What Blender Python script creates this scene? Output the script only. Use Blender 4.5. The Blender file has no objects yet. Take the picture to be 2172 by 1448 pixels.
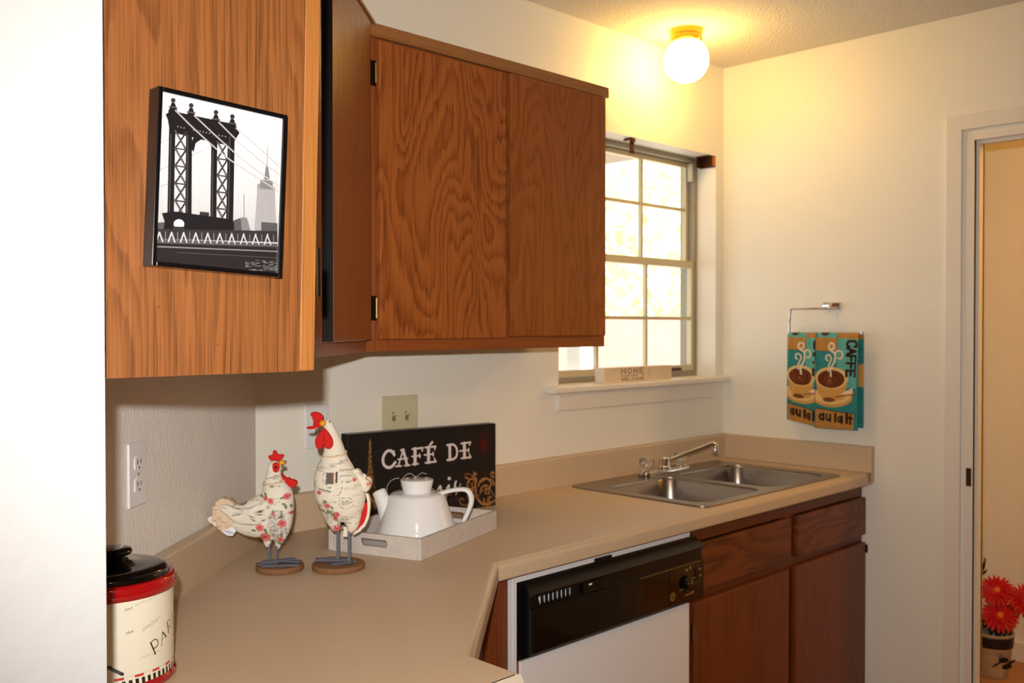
import bpy, bmesh, math, random
import numpy as np
from mathutils import Vector, Matrix, noise as mnoise
random.seed(4); rng = np.random.default_rng(7)
PI = math.pi
sc = bpy.context.scene
COL = sc.collection

# ------------------------------------------------------------------ measures (metres)
W = 2.0946            # right wall
ZC = 0.914            # counter top
ZB = 1.0085           # backsplash top
HC = 2.4704           # ceiling
TH = math.radians(42.08)
DX, DY = -math.cos(TH), -math.sin(TH)      # direction of the corner wall, away from the back corner
NX, NY = math.sin(TH), -math.cos(TH)       # its normal into the room
XL = -0.813           # left wall
YE = -1.12            # end of left wall
ZLO, ZHI = 1.376, 2.142
DC = 0.6206           # counter depth
DU = 0.3015           # wall cabinet depth
YP = -1.0756

# ------------------------------------------------------------------ materials
def s2l(c):
    return tuple((x/12.92 if x <= 0.04045 else ((x+0.055)/1.055)**2.4) for x in c)
MATS = {}
def newmat(name):
    m = bpy.data.materials.new(name); m.use_nodes = True
    nt = m.node_tree; b = nt.nodes['Principled BSDF']
    return m, nt, b
def mat(name, col, rough=0.5, metal=0.0, bump=0.0, bscale=200, spec=None, trans=0, ior=1.45, emis=None, es=0, var=0.0, vscale=6, coat=0):
    m, nt, b = newmat(name); L = nt.links.new
    b.inputs['Base Color'].default_value = (*s2l(col), 1)
    b.inputs['Roughness'].default_value = rough
    b.inputs['Metallic'].default_value = metal
    b.inputs['IOR'].default_value = ior
    if spec is not None: b.inputs['Specular IOR Level'].default_value = spec
    if trans: b.inputs['Transmission Weight'].default_value = trans
    if coat: b.inputs['Coat Weight'].default_value = coat
    if emis:
        b.inputs['Emission Color'].default_value = (*emis, 1); b.inputs['Emission Strength'].default_value = es
    tc = nt.nodes.new('ShaderNodeTexCoord')
    if bump:
        n = nt.nodes.new('ShaderNodeTexNoise'); n.inputs['Scale'].default_value = bscale; n.inputs['Detail'].default_value = 3
        L(tc.outputs['Object'], n.inputs['Vector'])
        bp = nt.nodes.new('ShaderNodeBump'); bp.inputs['Strength'].default_value = bump; bp.inputs['Distance'].default_value = 0.002
        L(n.outputs['Fac'], bp.inputs['Height']); L(bp.outputs['Normal'], b.inputs['Normal'])
    if var:
        n = nt.nodes.new('ShaderNodeTexNoise'); n.inputs['Scale'].default_value = vscale; n.inputs['Detail'].default_value = 4
        L(tc.outputs['Object'], n.inputs['Vector'])
        mx = nt.nodes.new('ShaderNodeMix'); mx.data_type = 'RGBA'
        mx.inputs[6].default_value = (*s2l([x*(1-var) for x in col]), 1); mx.inputs[7].default_value = (*s2l([min(1, x*(1+var)) for x in col]), 1)
        L(n.outputs['Fac'], mx.inputs[0]); L(mx.outputs[2], b.inputs['Base Color'])
    MATS[name] = m
    return m
def wallmat(name, col, rough=0.55, d=0.0012, sc1=55, stretch=(1, 1, 1), spec=0.3):
    m, nt, b = newmat(name); L = nt.links.new
    b.inputs['Base Color'].default_value = (*s2l(col), 1); b.inputs['Roughness'].default_value = rough
    b.inputs['Specular IOR Level'].default_value = spec
    tc = nt.nodes.new('ShaderNodeTexCoord'); mp = nt.nodes.new('ShaderNodeMapping'); mp.inputs['Scale'].default_value = stretch
    L(tc.outputs['Object'], mp.inputs['Vector'])
    n = nt.nodes.new('ShaderNodeTexNoise'); n.inputs['Scale'].default_value = sc1; n.inputs['Detail'].default_value = 4; n.inputs['Roughness'].default_value = 0.6
    L(mp.outputs[0], n.inputs['Vector'])
    bp = nt.nodes.new('ShaderNodeBump'); bp.inputs['Strength'].default_value = 1.0; bp.inputs['Distance'].default_value = d
    L(n.outputs['Fac'], bp.inputs['Height']); L(bp.outputs['Normal'], b.inputs['Normal'])
    MATS[name] = m; return m
def wood(name, light, dark, mid=None, kind='straight', scale=1.0, rough=0.35, axis='z', seed=0, bands=14, mixc=0.6, coat=0.1):
    """grain stretched along one axis; kind 'cathedral' adds plain-sawn contour figure"""
    m, nt, b = newmat(name); L = nt.links.new; N = nt.nodes.new
    tc = N('ShaderNodeTexCoord'); mp = N('ShaderNodeMapping'); mp.inputs['Location'].default_value = (seed*3.1, seed*1.7, seed*2.3)
    L(tc.outputs['Object'], mp.inputs['Vector'])
    st = {'z': (1, 1, 0.045), 'x': (0.045, 1, 1)}[axis]
    def stretched(f, sc_, det, rgh=0.6, dist=0):
        q = N('ShaderNodeMapping'); q.inputs['Scale'].default_value = tuple((a if a == 1 else f) for a in st)
        L(mp.outputs[0], q.inputs['Vector'])
        n = N('ShaderNodeTexNoise'); n.inputs['Scale'].default_value = sc_; n.inputs['Detail'].default_value = det
        n.inputs['Roughness'].default_value = rgh; n.inputs['Distortion'].default_value = dist
        L(q.outputs[0], n.inputs['Vector']); return n.outputs['Fac']
    def math_(op, a, bb=None, c=None):
        x = N('ShaderNodeMath'); x.operation = op
        for i, v in enumerate((a, bb, c)):
            if v is None: continue
            if isinstance(v, (int, float)): x.inputs[i].default_value = v
            else: L(v, x.inputs[i])
        return x.outputs[0]
    fine = stretched(0.012, 520*scale, 2, 0.6)
    med = stretched(0.02, 130*scale, 3, 0.6)
    broad = stretched(0.05, 9*scale, 2)
    pores = math_('MULTIPLY', math_('SUBTRACT', fine, 0.5), 2.2)
    jit = stretched(0.06, 150*scale, 3, 0.7)
    if kind == 'cathedral':
        base = stretched(0.26, 5.6*scale, 1.5, 0.45, 0.5)
        ph = math_('FRACT', math_('ADD', math_('MULTIPLY', base, bands), math_('ADD', math_('MULTIPLY', jit, 0.9), math_('MULTIPLY', med, 0.6))))
        ring = math_('POWER', ph, 2.6)
        ring = math_('MULTIPLY', ring, math_('SUBTRACT', 1.3, math_('POWER', ph, 9)))
        ring = math_('MULTIPLY', ring, math_('ADD', 0.35, math_('MULTIPLY', fine, 1.3)))
        fac = math_('ADD', math_('MULTIPLY', ring, mixc), math_('ADD', math_('MULTIPLY', pores, 0.5), math_('MULTIPLY', math_('SUBTRACT', broad, 0.5), 0.35)))
        fac = math_('ADD', fac, 0.16)
    else:
        a = math_('POWER', med, 1.5)
        base = stretched(0.07, 11*scale, 2.0, 0.5, 0.3)
        sx = N('ShaderNodeSeparateXYZ'); L(mp.outputs[0], sx.inputs[0])
        lin = math_('MULTIPLY', math_('ADD', sx.outputs[0], sx.outputs[1]), 30*scale) if axis == 'z' else math_('MULTIPLY', sx.outputs[2], 30*scale)
        ph = math_('FRACT', math_('ADD', lin, math_('ADD', math_('MULTIPLY', base, bands), math_('MULTIPLY', jit, 0.5))))
        ring = math_('MULTIPLY', math_('POWER', ph, 2.5), math_('SUBTRACT', 1.2, math_('POWER', ph, 10)))
        ring = math_('MULTIPLY', ring, math_('ADD', 0.25, fine))
        fac = math_('ADD', math_('MULTIPLY', a, 0.5), math_('ADD', math_('MULTIPLY', pores, 0.5), math_('MULTIPLY', ring, mixc*0.75)))
        fac = math_('ADD', fac, math_('MULTIPLY', math_('SUBTRACT', broad, 0.5), 0.35))
    cr = N('ShaderNodeValToRGB'); e = cr.color_ramp.elements
    e[0].position = 0.0; e[0].color = (*s2l(light), 1); e[1].position = 1.0; e[1].color = (*s2l(dark), 1)
    if mid:
        z = e.new(0.45); z.color = (*s2l(mid), 1)
    L(fac, cr.inputs[0]); L(cr.outputs[0], b.inputs['Base Color'])
    b.inputs['Roughness'].default_value = rough; b.inputs['Specular IOR Level'].default_value = 0.35
    bp = N('ShaderNodeBump'); bp.inputs['Strength'].default_value = 0.25; bp.inputs['Distance'].default_value = 0.0006
    L(fine, bp.inputs['Height']); L(bp.outputs['Normal'], b.inputs['Normal'])
    MATS[name] = m; return m
def attrmat(name, rough=0.5, bump=0.0, bscale=900, spec=0.4, coat=0.0, sheen=0):
    m, nt, b = newmat(name); L = nt.links.new
    a = nt.nodes.new('ShaderNodeAttribute'); a.attribute_name = 'print'
    L(a.outputs['Color'], b.inputs['Base Color']); b.inputs['Roughness'].default_value = rough
    b.inputs['Specular IOR Level'].default_value = spec
    if coat: b.inputs['Coat Weight'].default_value = coat; b.inputs['Coat Roughness'].default_value = 0.08
    if sheen: b.inputs['Sheen Weight'].default_value = sheen
    if bump:
        tc = nt.nodes.new('ShaderNodeTexCoord')
        n = nt.nodes.new('ShaderNodeTexNoise'); n.inputs['Scale'].default_value = bscale; L(tc.outputs['Object'], n.inputs['Vector'])
        bp = nt.nodes.new('ShaderNodeBump'); bp.inputs['Strength'].default_value = bump; bp.inputs['Distance'].default_value = 0.001
        L(n.outputs['Fac'], bp.inputs['Height']); L(bp.outputs['Normal'], b.inputs['Normal'])
    MATS[name] = m; return m

M_wall = wallmat('warm_white_wall', (.925, .91, .86), 0.42, 0.0011, 70)
M_wallv = wallmat('rolled_white_wall', (.915, .895, .87), 0.5, 0.0016, 150, (1, 1, .45))
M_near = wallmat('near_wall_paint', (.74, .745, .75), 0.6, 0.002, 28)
M_ceil = wallmat('popcorn_ceiling', (.90, .88, .84), 0.9, 0.006, 120)
M_trim = mat('trim_paint', (.91, .885, .84), 0.35)
M_lam = mat('countertop_laminate', (.775, .685, .57), 0.42, var=0.03, vscale=3, bump=.05, bscale=500)
M_lamedge = mat('laminate_end_cap', (.85, .79, .71), 0.4)
M_seam = mat('dark_seam', (.18, .12, .08), 0.8)
M_panel = wood('oak_laminate_panel', (.53, .325, .165), (.23, .115, .045), (.43, .255, .12), 'straight', 1.35, 0.42, seed=1, bands=12, mixc=.75)
M_edge = wood('oak_stile', (.63, .41, .20), (.38, .22, .09), (.55, .34, .15), 'straight', 1.3, 0.45, seed=5, bands=6, mixc=.2)
M_door = wood('stained_oak_door', (.64, .365, .165), (.31, .135, .055), (.55, .29, .115), 'cathedral', 1.0, 0.36, seed=2, bands=19, mixc=.62)
M_door2 = wood('stained_oak_door_b', (.60, .335, .145), (.32, .14, .06), (.52, .275, .11), 'cathedral', 1.25, 0.36, seed=9, bands=15, mixc=.5)
M_frame = wood('stained_face_frame', (.58, .32, .16), (.34, .17, .08), (.50, .26, .12), 'straight', 1.4, 0.33, seed=3, bands=5, mixc=.3)
M_frameh = wood('stained_rail', (.58, .31, .15), (.36, .17, .08), (.50, .255, .115), 'straight', 1.4, 0.33, axis='x', seed=3, bands=5, mixc=.3)
M_trimw = wood('cabinet_moulding', (.62, .42, .24), (.42, .26, .13), (.55, .36, .19), 'straight', 1.2, 0.4, axis='x', seed=6, bands=6, mixc=.3)
M_diag = wood('corner_door_veneer', (.56, .31, .12), (.42, .21, .075), (.50, .265, .095), 'straight', .7, 0.27, seed=8, bands=4, mixc=.1)
M_base = wood('dark_base_door', (.47, .24, .095), (.22, .09, .035), (.39, .18, .065), 'straight', 0.9, 0.38, seed=12, bands=14, mixc=.6)
M_drawer = wood('dark_drawer', (.47, .24, .095), (.22, .09, .035), (.39, .18, .065), 'cathedral', 1.1, 0.38, axis='x', seed=14, bands=9, mixc=.8)
M_frameb = wood('base_face_frame', (.42, .20, .08), (.22, .09, .035), (.35, .15, .06), 'straight', 1.4, 0.35, seed=3, bands=5, mixc=.3)
M_body = mat('dark_carcass_and_shade', (.30, .15, .07), 0.6)  # carcass brown, reused as painted shade on the corner cabinet stiles
M_black = mat('glossy_black', (.025, .022, .02), 0.08, coat=.3)
M_blackp = mat('black_plastic', (.045, .04, .037), 0.28)
M_blackm = mat('black_metal_frame', (.03, .027, .03), 0.22)
M_hinge = mat('antique_brass_hinge', (.20, .15, .08), 0.35, 0.9)
M_pin = mat('hinge_pin', (.55, .47, .32), 0.5, 1.0)
M_brass = mat('polished_brass', (.86, .62, .22), 0.2, 1.0)
M_chrome = mat('chrome', (.85, .85, .86), 0.08, 1.0)
M_steel = mat('brushed_sink_steel', (.62, .60, .585), 0.27, 1.0, bump=.04, bscale=700)
M_steelrim = mat('sink_rim_steel', (.60, .575, .54), 0.3, 1.0)
M_white = mat('white_enamel', (.90, .89, .885), 0.25)
M_whitem = mat('white_metal_frame', (.86, .86, .87), 0.35)
M_plate = mat('white_plastic_plate', (.90, .89, .89), 0.3)
M_plateb = mat('almond_switch_plate', (.79, .77, .64), 0.35)
M_slot = mat('socket_slot', (.25, .24, .23), 0.6)
M_togslot = mat('toggle_slot_almond', (.50, .47, .33), 0.6)
M_screw = mat('plate_screw', (.72, .68, .5), 0.3, .8)
M_ceram = mat('white_ceramic', (.93, .93, .93), 0.07, coat=.4)
M_tray = mat('whitewashed_wood', (.78, .745, .71), 0.65, var=.07, vscale=40, bump=.4, bscale=160)
M_trayin = mat('whitewashed_inner', (.82, .81, .82), 0.6, var=.03, vscale=20)
M_alu = mat('window_aluminium', (.80, .75, .62), 0.45, .35)
M_alud = mat('window_track', (.60, .57, .50), 0.5, .3)
M_acry = mat('clear_acrylic', (.97, .96, .94), 0.04, trans=.95, ior=1.49)
M_red = mat('red_felt', (.80, .10, .08), 0.85, bump=.3, bscale=900)
M_redg = mat('red_glaze', (.62, .045, .06), 0.12, coat=.4)
M_yel = mat('yellow_beak', (.90, .62, .10), 0.5)
M_dot = mat('eye_black', (.03, .02, .02), 0.3)
M_grey = mat('grey_painted_metal', (.36, .37, .42), 0.5)
M_cork = mat('brown_textured_base', (.50, .35, .215), 0.8, var=.15, vscale=150, bump=.5, bscale=400)
M_lace = mat('peach_lace', (.86, .76, .64), 0.85, var=.1, vscale=120, bump=.8, bscale=300)
M_cream = mat('cream_cloth', (.90, .86, .78), 0.8, bump=.3, bscale=500)
M_ribbon = mat('white_ribbon', (.92, .92, .95), 0.6)
M_tarn = mat('rusty_bracket', (.34, .20, .12), 0.35, .7, var=.3, vscale=80)
M_tarnor = mat('copper_bracket_end', (.72, .40, .14), 0.35, .6)
M_green = mat('dark_green_stem', (.12, .16, .09), 0.6)
M_foil = mat('galvanized_bucket', (.80, .80, .76), 0.3, .7, var=.25, vscale=30)
M_petal = mat('red_petals', (.76, .02, .06), 0.55)
M_fcent = mat('gerbera_centre', (.85, .45, .12), 0.7)
M_leafd = mat('dark_ribbon', (.08, .06, .05), 0.4)
M_floor = mat('tan_vinyl_floor', (.66, .47, .30), 0.4, var=.12, vscale=8)
M_soffit = mat('soffit_paint', (.58, .53, .48), 0.8)
M_brick = mat('pink_brick', (.66, .47, .43), 0.9, var=.12, vscale=10)
M_patio = mat('patio_concrete', (.82, .80, .76), 0.9, var=.06)
M_leaf = mat('bright_leaves', (.72, .78, .45), 0.6, var=.3, vscale=2)
M_bark = mat('tree_bark', (.50, .44, .38), 0.9)
def leafmat():
    m, nt, b = newmat('translucent_leaves'); nt.nodes.remove(b); L = nt.links.new
    d = nt.nodes.new('ShaderNodeBsdfDiffuse'); t = nt.nodes.new('ShaderNodeBsdfTranslucent'); mx = nt.nodes.new('ShaderNodeMixShader'); mx.inputs[0].default_value = .5
    d.inputs[0].default_value = (*s2l((.90, .91, .78)), 1); t.inputs[0].default_value = (*s2l((.93, .94, .78)), 1)
    L(d.outputs[0], mx.inputs[1]); L(t.outputs[0], mx.inputs[2]); L(mx.outputs[0], nt.nodes['Material Output'].inputs[0]); return m
M_leaf = leafmat()
M_glow = None

def glassmat():
    m, nt, b = newmat('window_glass'); L = nt.links.new
    nt.nodes.remove(b)
    t = nt.nodes.new('ShaderNodeBsdfTransparent'); g = nt.nodes.new('ShaderNodeBsdfGlossy'); g.inputs['Roughness'].default_value = 0.02
    mx = nt.nodes.new('ShaderNodeMixShader'); mx.inputs[0].default_value = 0.06
    L(t.outputs[0], mx.inputs[1]); L(g.outputs[0], mx.inputs[2]); L(mx.outputs[0], nt.nodes['Material Output'].inputs[0])
    return m
M_glass = glassmat()

# ------------------------------------------------------------------ object helpers
def tag(o, label=None, cat=None, group=None, kind=None):
    if label: o['label'] = label
    if cat: o['category'] = cat
    if group: o['group'] = group
    if kind: o['kind'] = kind
    return o
def empty(name, loc=(0, 0, 0), rz=0.0, label=None, cat=None, group=None, kind=None):
    o = bpy.data.objects.new(name, None); COL.objects.link(o); o.location = loc; o.rotation_euler = (0, 0, rz)
    o.empty_display_size = 0.05
    return tag(o, label, cat, group, kind)
def obj(name, bm, m, parent=None, label=None, smooth=False, world=True, angle=35):
    """links a bmesh as one mesh object. world=True: vertices are in world space and get moved into the parent's frame"""
    me = bpy.data.meshes.new(name)
    bmesh.ops.recalc_face_normals(bm, faces=bm.faces)
    bm.to_mesh(me); bm.free()
    o = bpy.data.objects.new(name, me); COL.objects.link(o)
    ms = m if isinstance(m, (list, tuple)) else [m]
    for q in ms: me.materials.append(q)
    if smooth:
        me.polygons.foreach_set('use_smooth', [True]*len(me.polygons))
        me.set_sharp_from_angle(angle=math.radians(angle))
    if parent:
        o.parent = parent
        if world:
            p = parent; mtx = Matrix.Identity(4)
            chain = []
            while p: chain.append(p); p = p.parent
            for p in reversed(chain): mtx = mtx @ Matrix.LocRotScale(p.location, p.rotation_euler, p.scale)
            me.transform(mtx.inverted())
    if label: o['label'] = label
    return o
def settle(o, kind=None, label=None, cat=None, group=None):
    """a thing that is one mesh: origin to the middle of its base"""
    me = o.data; n = len(me.vertices); a = np.empty(n*3); me.vertices.foreach_get('co', a); a = a.reshape(-1, 3)
    c = Vector(((a[:, 0].min()+a[:, 0].max())/2, (a[:, 1].min()+a[:, 1].max())/2, a[:, 2].min()))
    me.transform(Matrix.Translation(-c)); o.location = c
    return tag(o, label, cat, group, kind)
def B(): return bmesh.new()
def box(bm, x0, x1, y0, y1, z0, z1, bev=0.0, mi=0, seg=2):
    r = bmesh.ops.create_cube(bm, size=1.0)
    vs = r['verts']
    for v in vs:
        v.co = Vector(((x0+x1)/2+v.co.x*(x1-x0), (y0+y1)/2+v.co.y*(y1-y0), (z0+z1)/2+v.co.z*(z1-z0)))
    fs = set(f for v in vs for f in v.link_faces)
    for f in fs: f.material_index = mi
    if bev:
        es = list(set(e for v in vs for e in v.link_edges))
        bmesh.ops.bevel(bm, geom=es, offset=bev, segments=seg, affect='EDGES', profile=0.5)
    return vs
def prism(bm, pts, z0, z1, bev=0.0, mi=0, tf=None):
    """polygon extruded along z; tf maps (a,b,h) -> xyz"""
    tf = tf or (lambda a, b, h: (a, b, h))
    lo = [bm.verts.new(tf(a, b, z0)) for a, b in pts]; hi = [bm.verts.new(tf(a, b, z1)) for a, b in pts]
    n = len(pts); fs = []
    fs.append(bm.faces.new(lo[::-1])); fs.append(bm.faces.new(hi))
    for i in range(n): fs.append(bm.faces.new((lo[i], lo[(i+1) % n], hi[(i+1) % n], hi[i])))
    for f in fs: f.material_index = mi
    if bev:
        es = list(set(e for f in fs[:2] for e in f.edges))
        bmesh.ops.bevel(bm, geom=es, offset=bev, segments=2, affect='EDGES', profile=0.5)
def obox(bm, p0, dirv, length, depth, z0, z1, bev=0.0, nrm=None, mi=0):
    """box with a side running from p0 along dirv, thickness depth along nrm"""
    d = Vector(dirv).normalized(); n = Vector(nrm).normalized()
    q = [Vector(p0), Vector(p0)+d*length, Vector(p0)+d*length+n*depth, Vector(p0)+n*depth]
    prism(bm, [(v.x, v.y) for v in q], z0, z1, bev, mi)
def tube(bm, pts, r, seg=12, mi=0, cap=True, radii=None):
    pts = [Vector(p) for p in pts]; n = len(pts); rings = []
    up0 = None
    for i, p in enumerate(pts):
        t = (pts[min(i+1, n-1)]-pts[max(i-1, 0)]).normalized()
        if up0 is None:
            ref = Vector((0, 0, 1)) if abs(t.z) < 0.9 else Vector((1, 0, 0))
            a = t.cross(ref).normalized()
        else:
            a = (up0 - t*up0.dot(t)).normalized()
        up0 = a; b = t.cross(a)
        rr = radii[i] if radii else r
        if not isinstance(rr, tuple): rr = (rr, rr)
        rings.append([bm.verts.new(p+a*math.cos(2*PI*k/seg)*rr[0]+b*math.sin(2*PI*k/seg)*rr[1]) for k in range(seg)])
    for i in range(n-1):
        for k in range(seg):
            f = bm.faces.new((rings[i][k], rings[i][(k+1) % seg], rings[i+1][(k+1) % seg], rings[i+1][k])); f.material_index = mi
    if cap:
        bm.faces.new(rings[0][::-1]).material_index = mi; bm.faces.new(rings[-1]).material_index = mi
def lathe(bm, prof, c=(0, 0), seg=48, mi=0, cap=True):
    rings = []
    for r, z in prof:
        if r < 1e-6: rings.append([bm.verts.new((c[0], c[1], z))])
        else: rings.append([bm.verts.new((c[0]+r*math.cos(2*PI*k/seg), c[1]+r*math.sin(2*PI*k/seg), z)) for k in range(seg)])
    for a, b in zip(rings, rings[1:]):
        for k in range(seg):
            k2 = (k+1) % seg
            if len(a) == 1 and len(b) == 1: continue
            if len(a) == 1: f = bm.faces.new((a[0], b[k2], b[k]))
            elif len(b) == 1: f = bm.faces.new((a[k], a[k2], b[0]))
            else: f = bm.faces.new((a[k], a[k2], b[k2], b[k]))
            f.material_index = mi
    if cap:
        if len(rings[0]) > 1: bm.faces.new(rings[0][::-1]).material_index = mi
        if len(rings[-1]) > 1: bm.faces.new(rings[-1]).material_index = mi
def smooth_path(pts, n=6):
    """Catmull-Rom through points of any dimension"""
    P = [np.array(p, float) for p in pts]; P = [2*P[0]-P[1]]+P+[2*P[-1]-P[-2]]; out = []
    for i in range(1, len(P)-2):
        for k in range(n):
            t = k/n
            out.append(0.5*((2*P[i])+(-P[i-1]+P[i+1])*t+(2*P[i-1]-5*P[i]+4*P[i+1]-P[i+2])*t*t+(-P[i-1]+3*P[i]-3*P[i+1]+P[i+2])*t**3))
    out.append(P[-2]); return out

# ------------------------------------------------------------------ small painter: prints and pictures as colours on dense grids
class Cv:
    def __init__(s, w, h, bg):
        s.w, s.h = w, h; s.a = np.zeros((h, w, 3)); s.a[:] = s2l(bg); s.H = None
    def T(s, pts):
        p = np.array(pts, float).reshape(-1, 2)
        if s.H is None: return p
        q = np.c_[p, np.ones(len(p))] @ s.H.T
        return q[:, :2]/q[:, 2:]
    def _blend(s, x0, y0, al, c, a):
        al = np.clip(al, 0, 1)[..., None]*a; h, w = al.shape[:2]
        s.a[y0:y0+h, x0:x0+w] = s.a[y0:y0+h, x0:x0+w]*(1-al)+np.array(s2l(c))*al
    def _grid(s, p, m):
        x0 = int(max(0, math.floor(p[:, 0].min()-m))); x1 = int(min(s.w, math.ceil(p[:, 0].max()+m)))
        y0 = int(max(0, math.floor(p[:, 1].min()-m))); y1 = int(min(s.h, math.ceil(p[:, 1].max()+m)))
        if x1 <= x0 or y1 <= y0: return None
        X, Y = np.meshgrid(np.arange(x0, x1)+.5, np.arange(y0, y1)+.5); return x0, y0, X, Y
    @staticmethod
    def _segd(X, Y, a, b):
        d = b-a; L = d@d+1e-9; t = np.clip(((X-a[0])*d[0]+(Y-a[1])*d[1])/L, 0, 1)
        return np.hypot(X-a[0]-t*d[0], Y-a[1]-t*d[1])
    def line(s, pts, wd, c, a=1.0, raw=False):
        p = np.array(pts, float) if raw else s.T(pts)
        g = s._grid(p, wd+2)
        if g is None: return
        x0, y0, X, Y = g; D = np.full(X.shape, 1e9)
        for i in range(len(p)-1): D = np.minimum(D, s._segd(X, Y, p[i], p[i+1]))
        s._blend(x0, y0, wd/2+.5-D, c, a)
    def curve(s, pts, wd, c, a=1.0, n=6): s.line(smooth_path(pts, n), wd, c, a)
    def poly(s, pts, c, a=1.0, raw=False):
        p = np.array(pts, float) if raw else s.T(pts)
        g = s._grid(p, 2)
        if g is None: return
        x0, y0, X, Y = g; D = np.full(X.shape, 1e9); ins = np.zeros(X.shape, bool); n = len(p)
        for i in range(n):
            A, Bq = p[i], p[(i+1) % n]; D = np.minimum(D, s._segd(X, Y, A, Bq))
            if A[1] != Bq[1]:
                ins ^= ((A[1] > Y) != (Bq[1] > Y)) & (X < (Bq[0]-A[0])*(Y-A[1])/(Bq[1]-A[1])+A[0])
        s._blend(x0, y0, np.where(ins, .5+D, .5-D), c, a)
    def ell(s, cx, cy, rx, ry, c, a=1.0, ang=0.0, n=28):
        ca, sa = math.cos(ang), math.sin(ang)
        s.poly([(cx+rx*math.cos(t)*ca-ry*math.sin(t)*sa, cy+rx*math.cos(t)*sa+ry*math.sin(t)*ca) for t in np.linspace(0, 2*PI, n, endpoint=False)], c, a)
    def ring(s, cx, cy, rx, ry, wd, c, a=1.0, t0=0, t1=2*PI, n=28):
        s.line([(cx+rx*math.cos(t), cy+ry*math.sin(t)) for t in np.linspace(t0, t1, n)], wd, c, a)
    def sample(s, u, v):
        x = np.clip(np.asarray(u)*(s.w-1), 0, s.w-1.001); y = np.clip(np.asarray(v)*(s.h-1), 0, s.h-1.001)
        xi = x.astype(int); yi = y.astype(int); fx = (x-xi)[:, None]; fy = (y-yi)[:, None]; A = s.a
        return (A[yi, xi]*(1-fx)+A[yi, xi+1]*fx)*(1-fy)+(A[yi+1, xi]*(1-fx)+A[yi+1, xi+1]*fx)*fy
def homog(src, dst):
    A = []; b = []
    for (x, y), (u, v) in zip(src, dst):
        A += [[x, y, 1, 0, 0, 0, -u*x, -u*y], [0, 0, 0, x, y, 1, -v*x, -v*y]]; b += [u, v]
    return np.append(np.linalg.solve(np.array(A, float), np.array(b, float)), 1).reshape(3, 3)
def paint(me, rgb):
    a = me.color_attributes.new('print', 'FLOAT_COLOR', 'POINT')
    a.data.foreach_set('color', np.c_[rgb, np.ones(len(rgb))].astype(np.float32).ravel())
def grid_obj(name, cv, fn, nu, nv, m, parent, smooth=False):
    """dense grid; fn(u,v) arrays -> xyz (local to parent); v runs downwards like the canvas"""
    U, V = np.meshgrid(np.linspace(0, 1, nu), np.linspace(0, 1, nv)); U = U.ravel(); V = V.ravel()
    co = np.stack(fn(U, V), -1); me = bpy.data.meshes.new(name)
    i = np.arange((nv-1)*nu).reshape(nv-1, nu)[:, :-1].ravel()
    f = np.stack([i+nu, i+nu+1, i+1, i], -1)
    me.vertices.add(len(co)); me.vertices.foreach_set('co', co.ravel())
    me.loops.add(f.size); me.loops.foreach_set('vertex_index', f.ravel())
    me.polygons.add(len(f)); me.polygons.foreach_set('loop_start', np.arange(0, f.size, 4)); me.polygons.foreach_set('loop_total', np.full(len(f), 4))
    me.update(calc_edges=True); paint(me, cv.sample(U, V)); me.materials.append(m)
    if smooth: me.polygons.foreach_set('use_smooth', [True]*len(me.polygons))
    o = bpy.data.objects.new(name, me); COL.objects.link(o); o.parent = parent
    return o
M_print = attrmat('matte_print', 0.4, spec=.3)
M_photo = attrmat('glossy_photo', 0.25, spec=.4)
M_terry = attrmat('terry_cloth_print', 0.95, bump=.6, bscale=700, spec=.1, sheen=.3)
M_fabric = attrmat('printed_cotton', 0.85, bump=.35, bscale=450, spec=.15)
M_glaze = attrmat('glazed_print', 0.18, spec=.5, coat=.2)

# ================================================================== THE SETTING
def struct(name, bm, m, smooth=False):
    o = obj(name, bm, m, smooth=smooth); o['kind'] = 'structure'; return o
YF, XW, XH = -5.0, -3.6, 3.2
FT = 0.09
# back wall with window hole
WX0, WX1, WZ0, WZ1 = 1.1137, 2.040, 1.2395, 2.114
b = B()
box(b, -.15, WX0, 0, .16, 0, HC); box(b, WX1, W+.001, 0, .16, 0, HC)
box(b, WX0, WX1, 0, .16, 0, WZ0-.02); box(b, WX0, WX1, 0, .16, WZ1, HC)
bmesh.ops.remove_doubles(b, verts=b.verts, dist=1e-5)
struct('wall_back', b, M_wall)
b = B(); LD = (XL/DX)
obox(b, (0, 0, 0), (DX, DY, 0), LD, .12, 0, HC, nrm=(-NX, -NY, 0)); struct('wall_corner', b, M_wallv)
YD = DY*LD
b = B(); box(b, XL-.115, XL, YE, YD+.08, 0, HC); struct('wall_left', b, M_near)
# right wall with doorway
DY0, DY1, DZ = -.962, -1.74, 2.066
b = B(); box(b, W, W+FT, DY0, .16, 0, HC); box(b, W, W+FT, YF, DY1, 0, HC); box(b, W, W+FT, DY1, DY0, DZ, HC)
struct('wall_right', b, M_wall)
b = B(); box(b, XW, XH, YF-.1, YF, 0, HC); struct('wall_front', b, M_wall)
b = B(); box(b, XW-.1, XW, YF-.1, YD+.3, 0, HC); struct('wall_west', b, M_wall)
b = B(); box(b, XW, XL-.115, YD+.1, YD+.2, 0, HC); struct('wall_north_west', b, M_wall)
b = B(); box(b, XH, XH+.1, YF, .16, 0, HC); struct('wall_hall', b, M_wall)
b = B(); box(b, W+FT, XH, .06, .16, 0, HC); struct('wall_hall_end', b, M_wall)
b = B(); box(b, XW-.1, XH+.1, YF-.1, .16, -.08, 0); struct('floor', b, M_floor)
b = B(); prism(b, [(XW-.1, YF-.1), (XH+.1, YF-.1), (XH+.1, .16), (-.15, .16), (XL-.2, YD+.25), (XW-.1, YD+.3)], HC, HC+.1); struct('ceiling', b, M_ceil)
b = B(); box(b, XH-.012, XH, YF, .06, 0, .085, .003); struct('baseboard_hall', b, M_trim)

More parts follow.
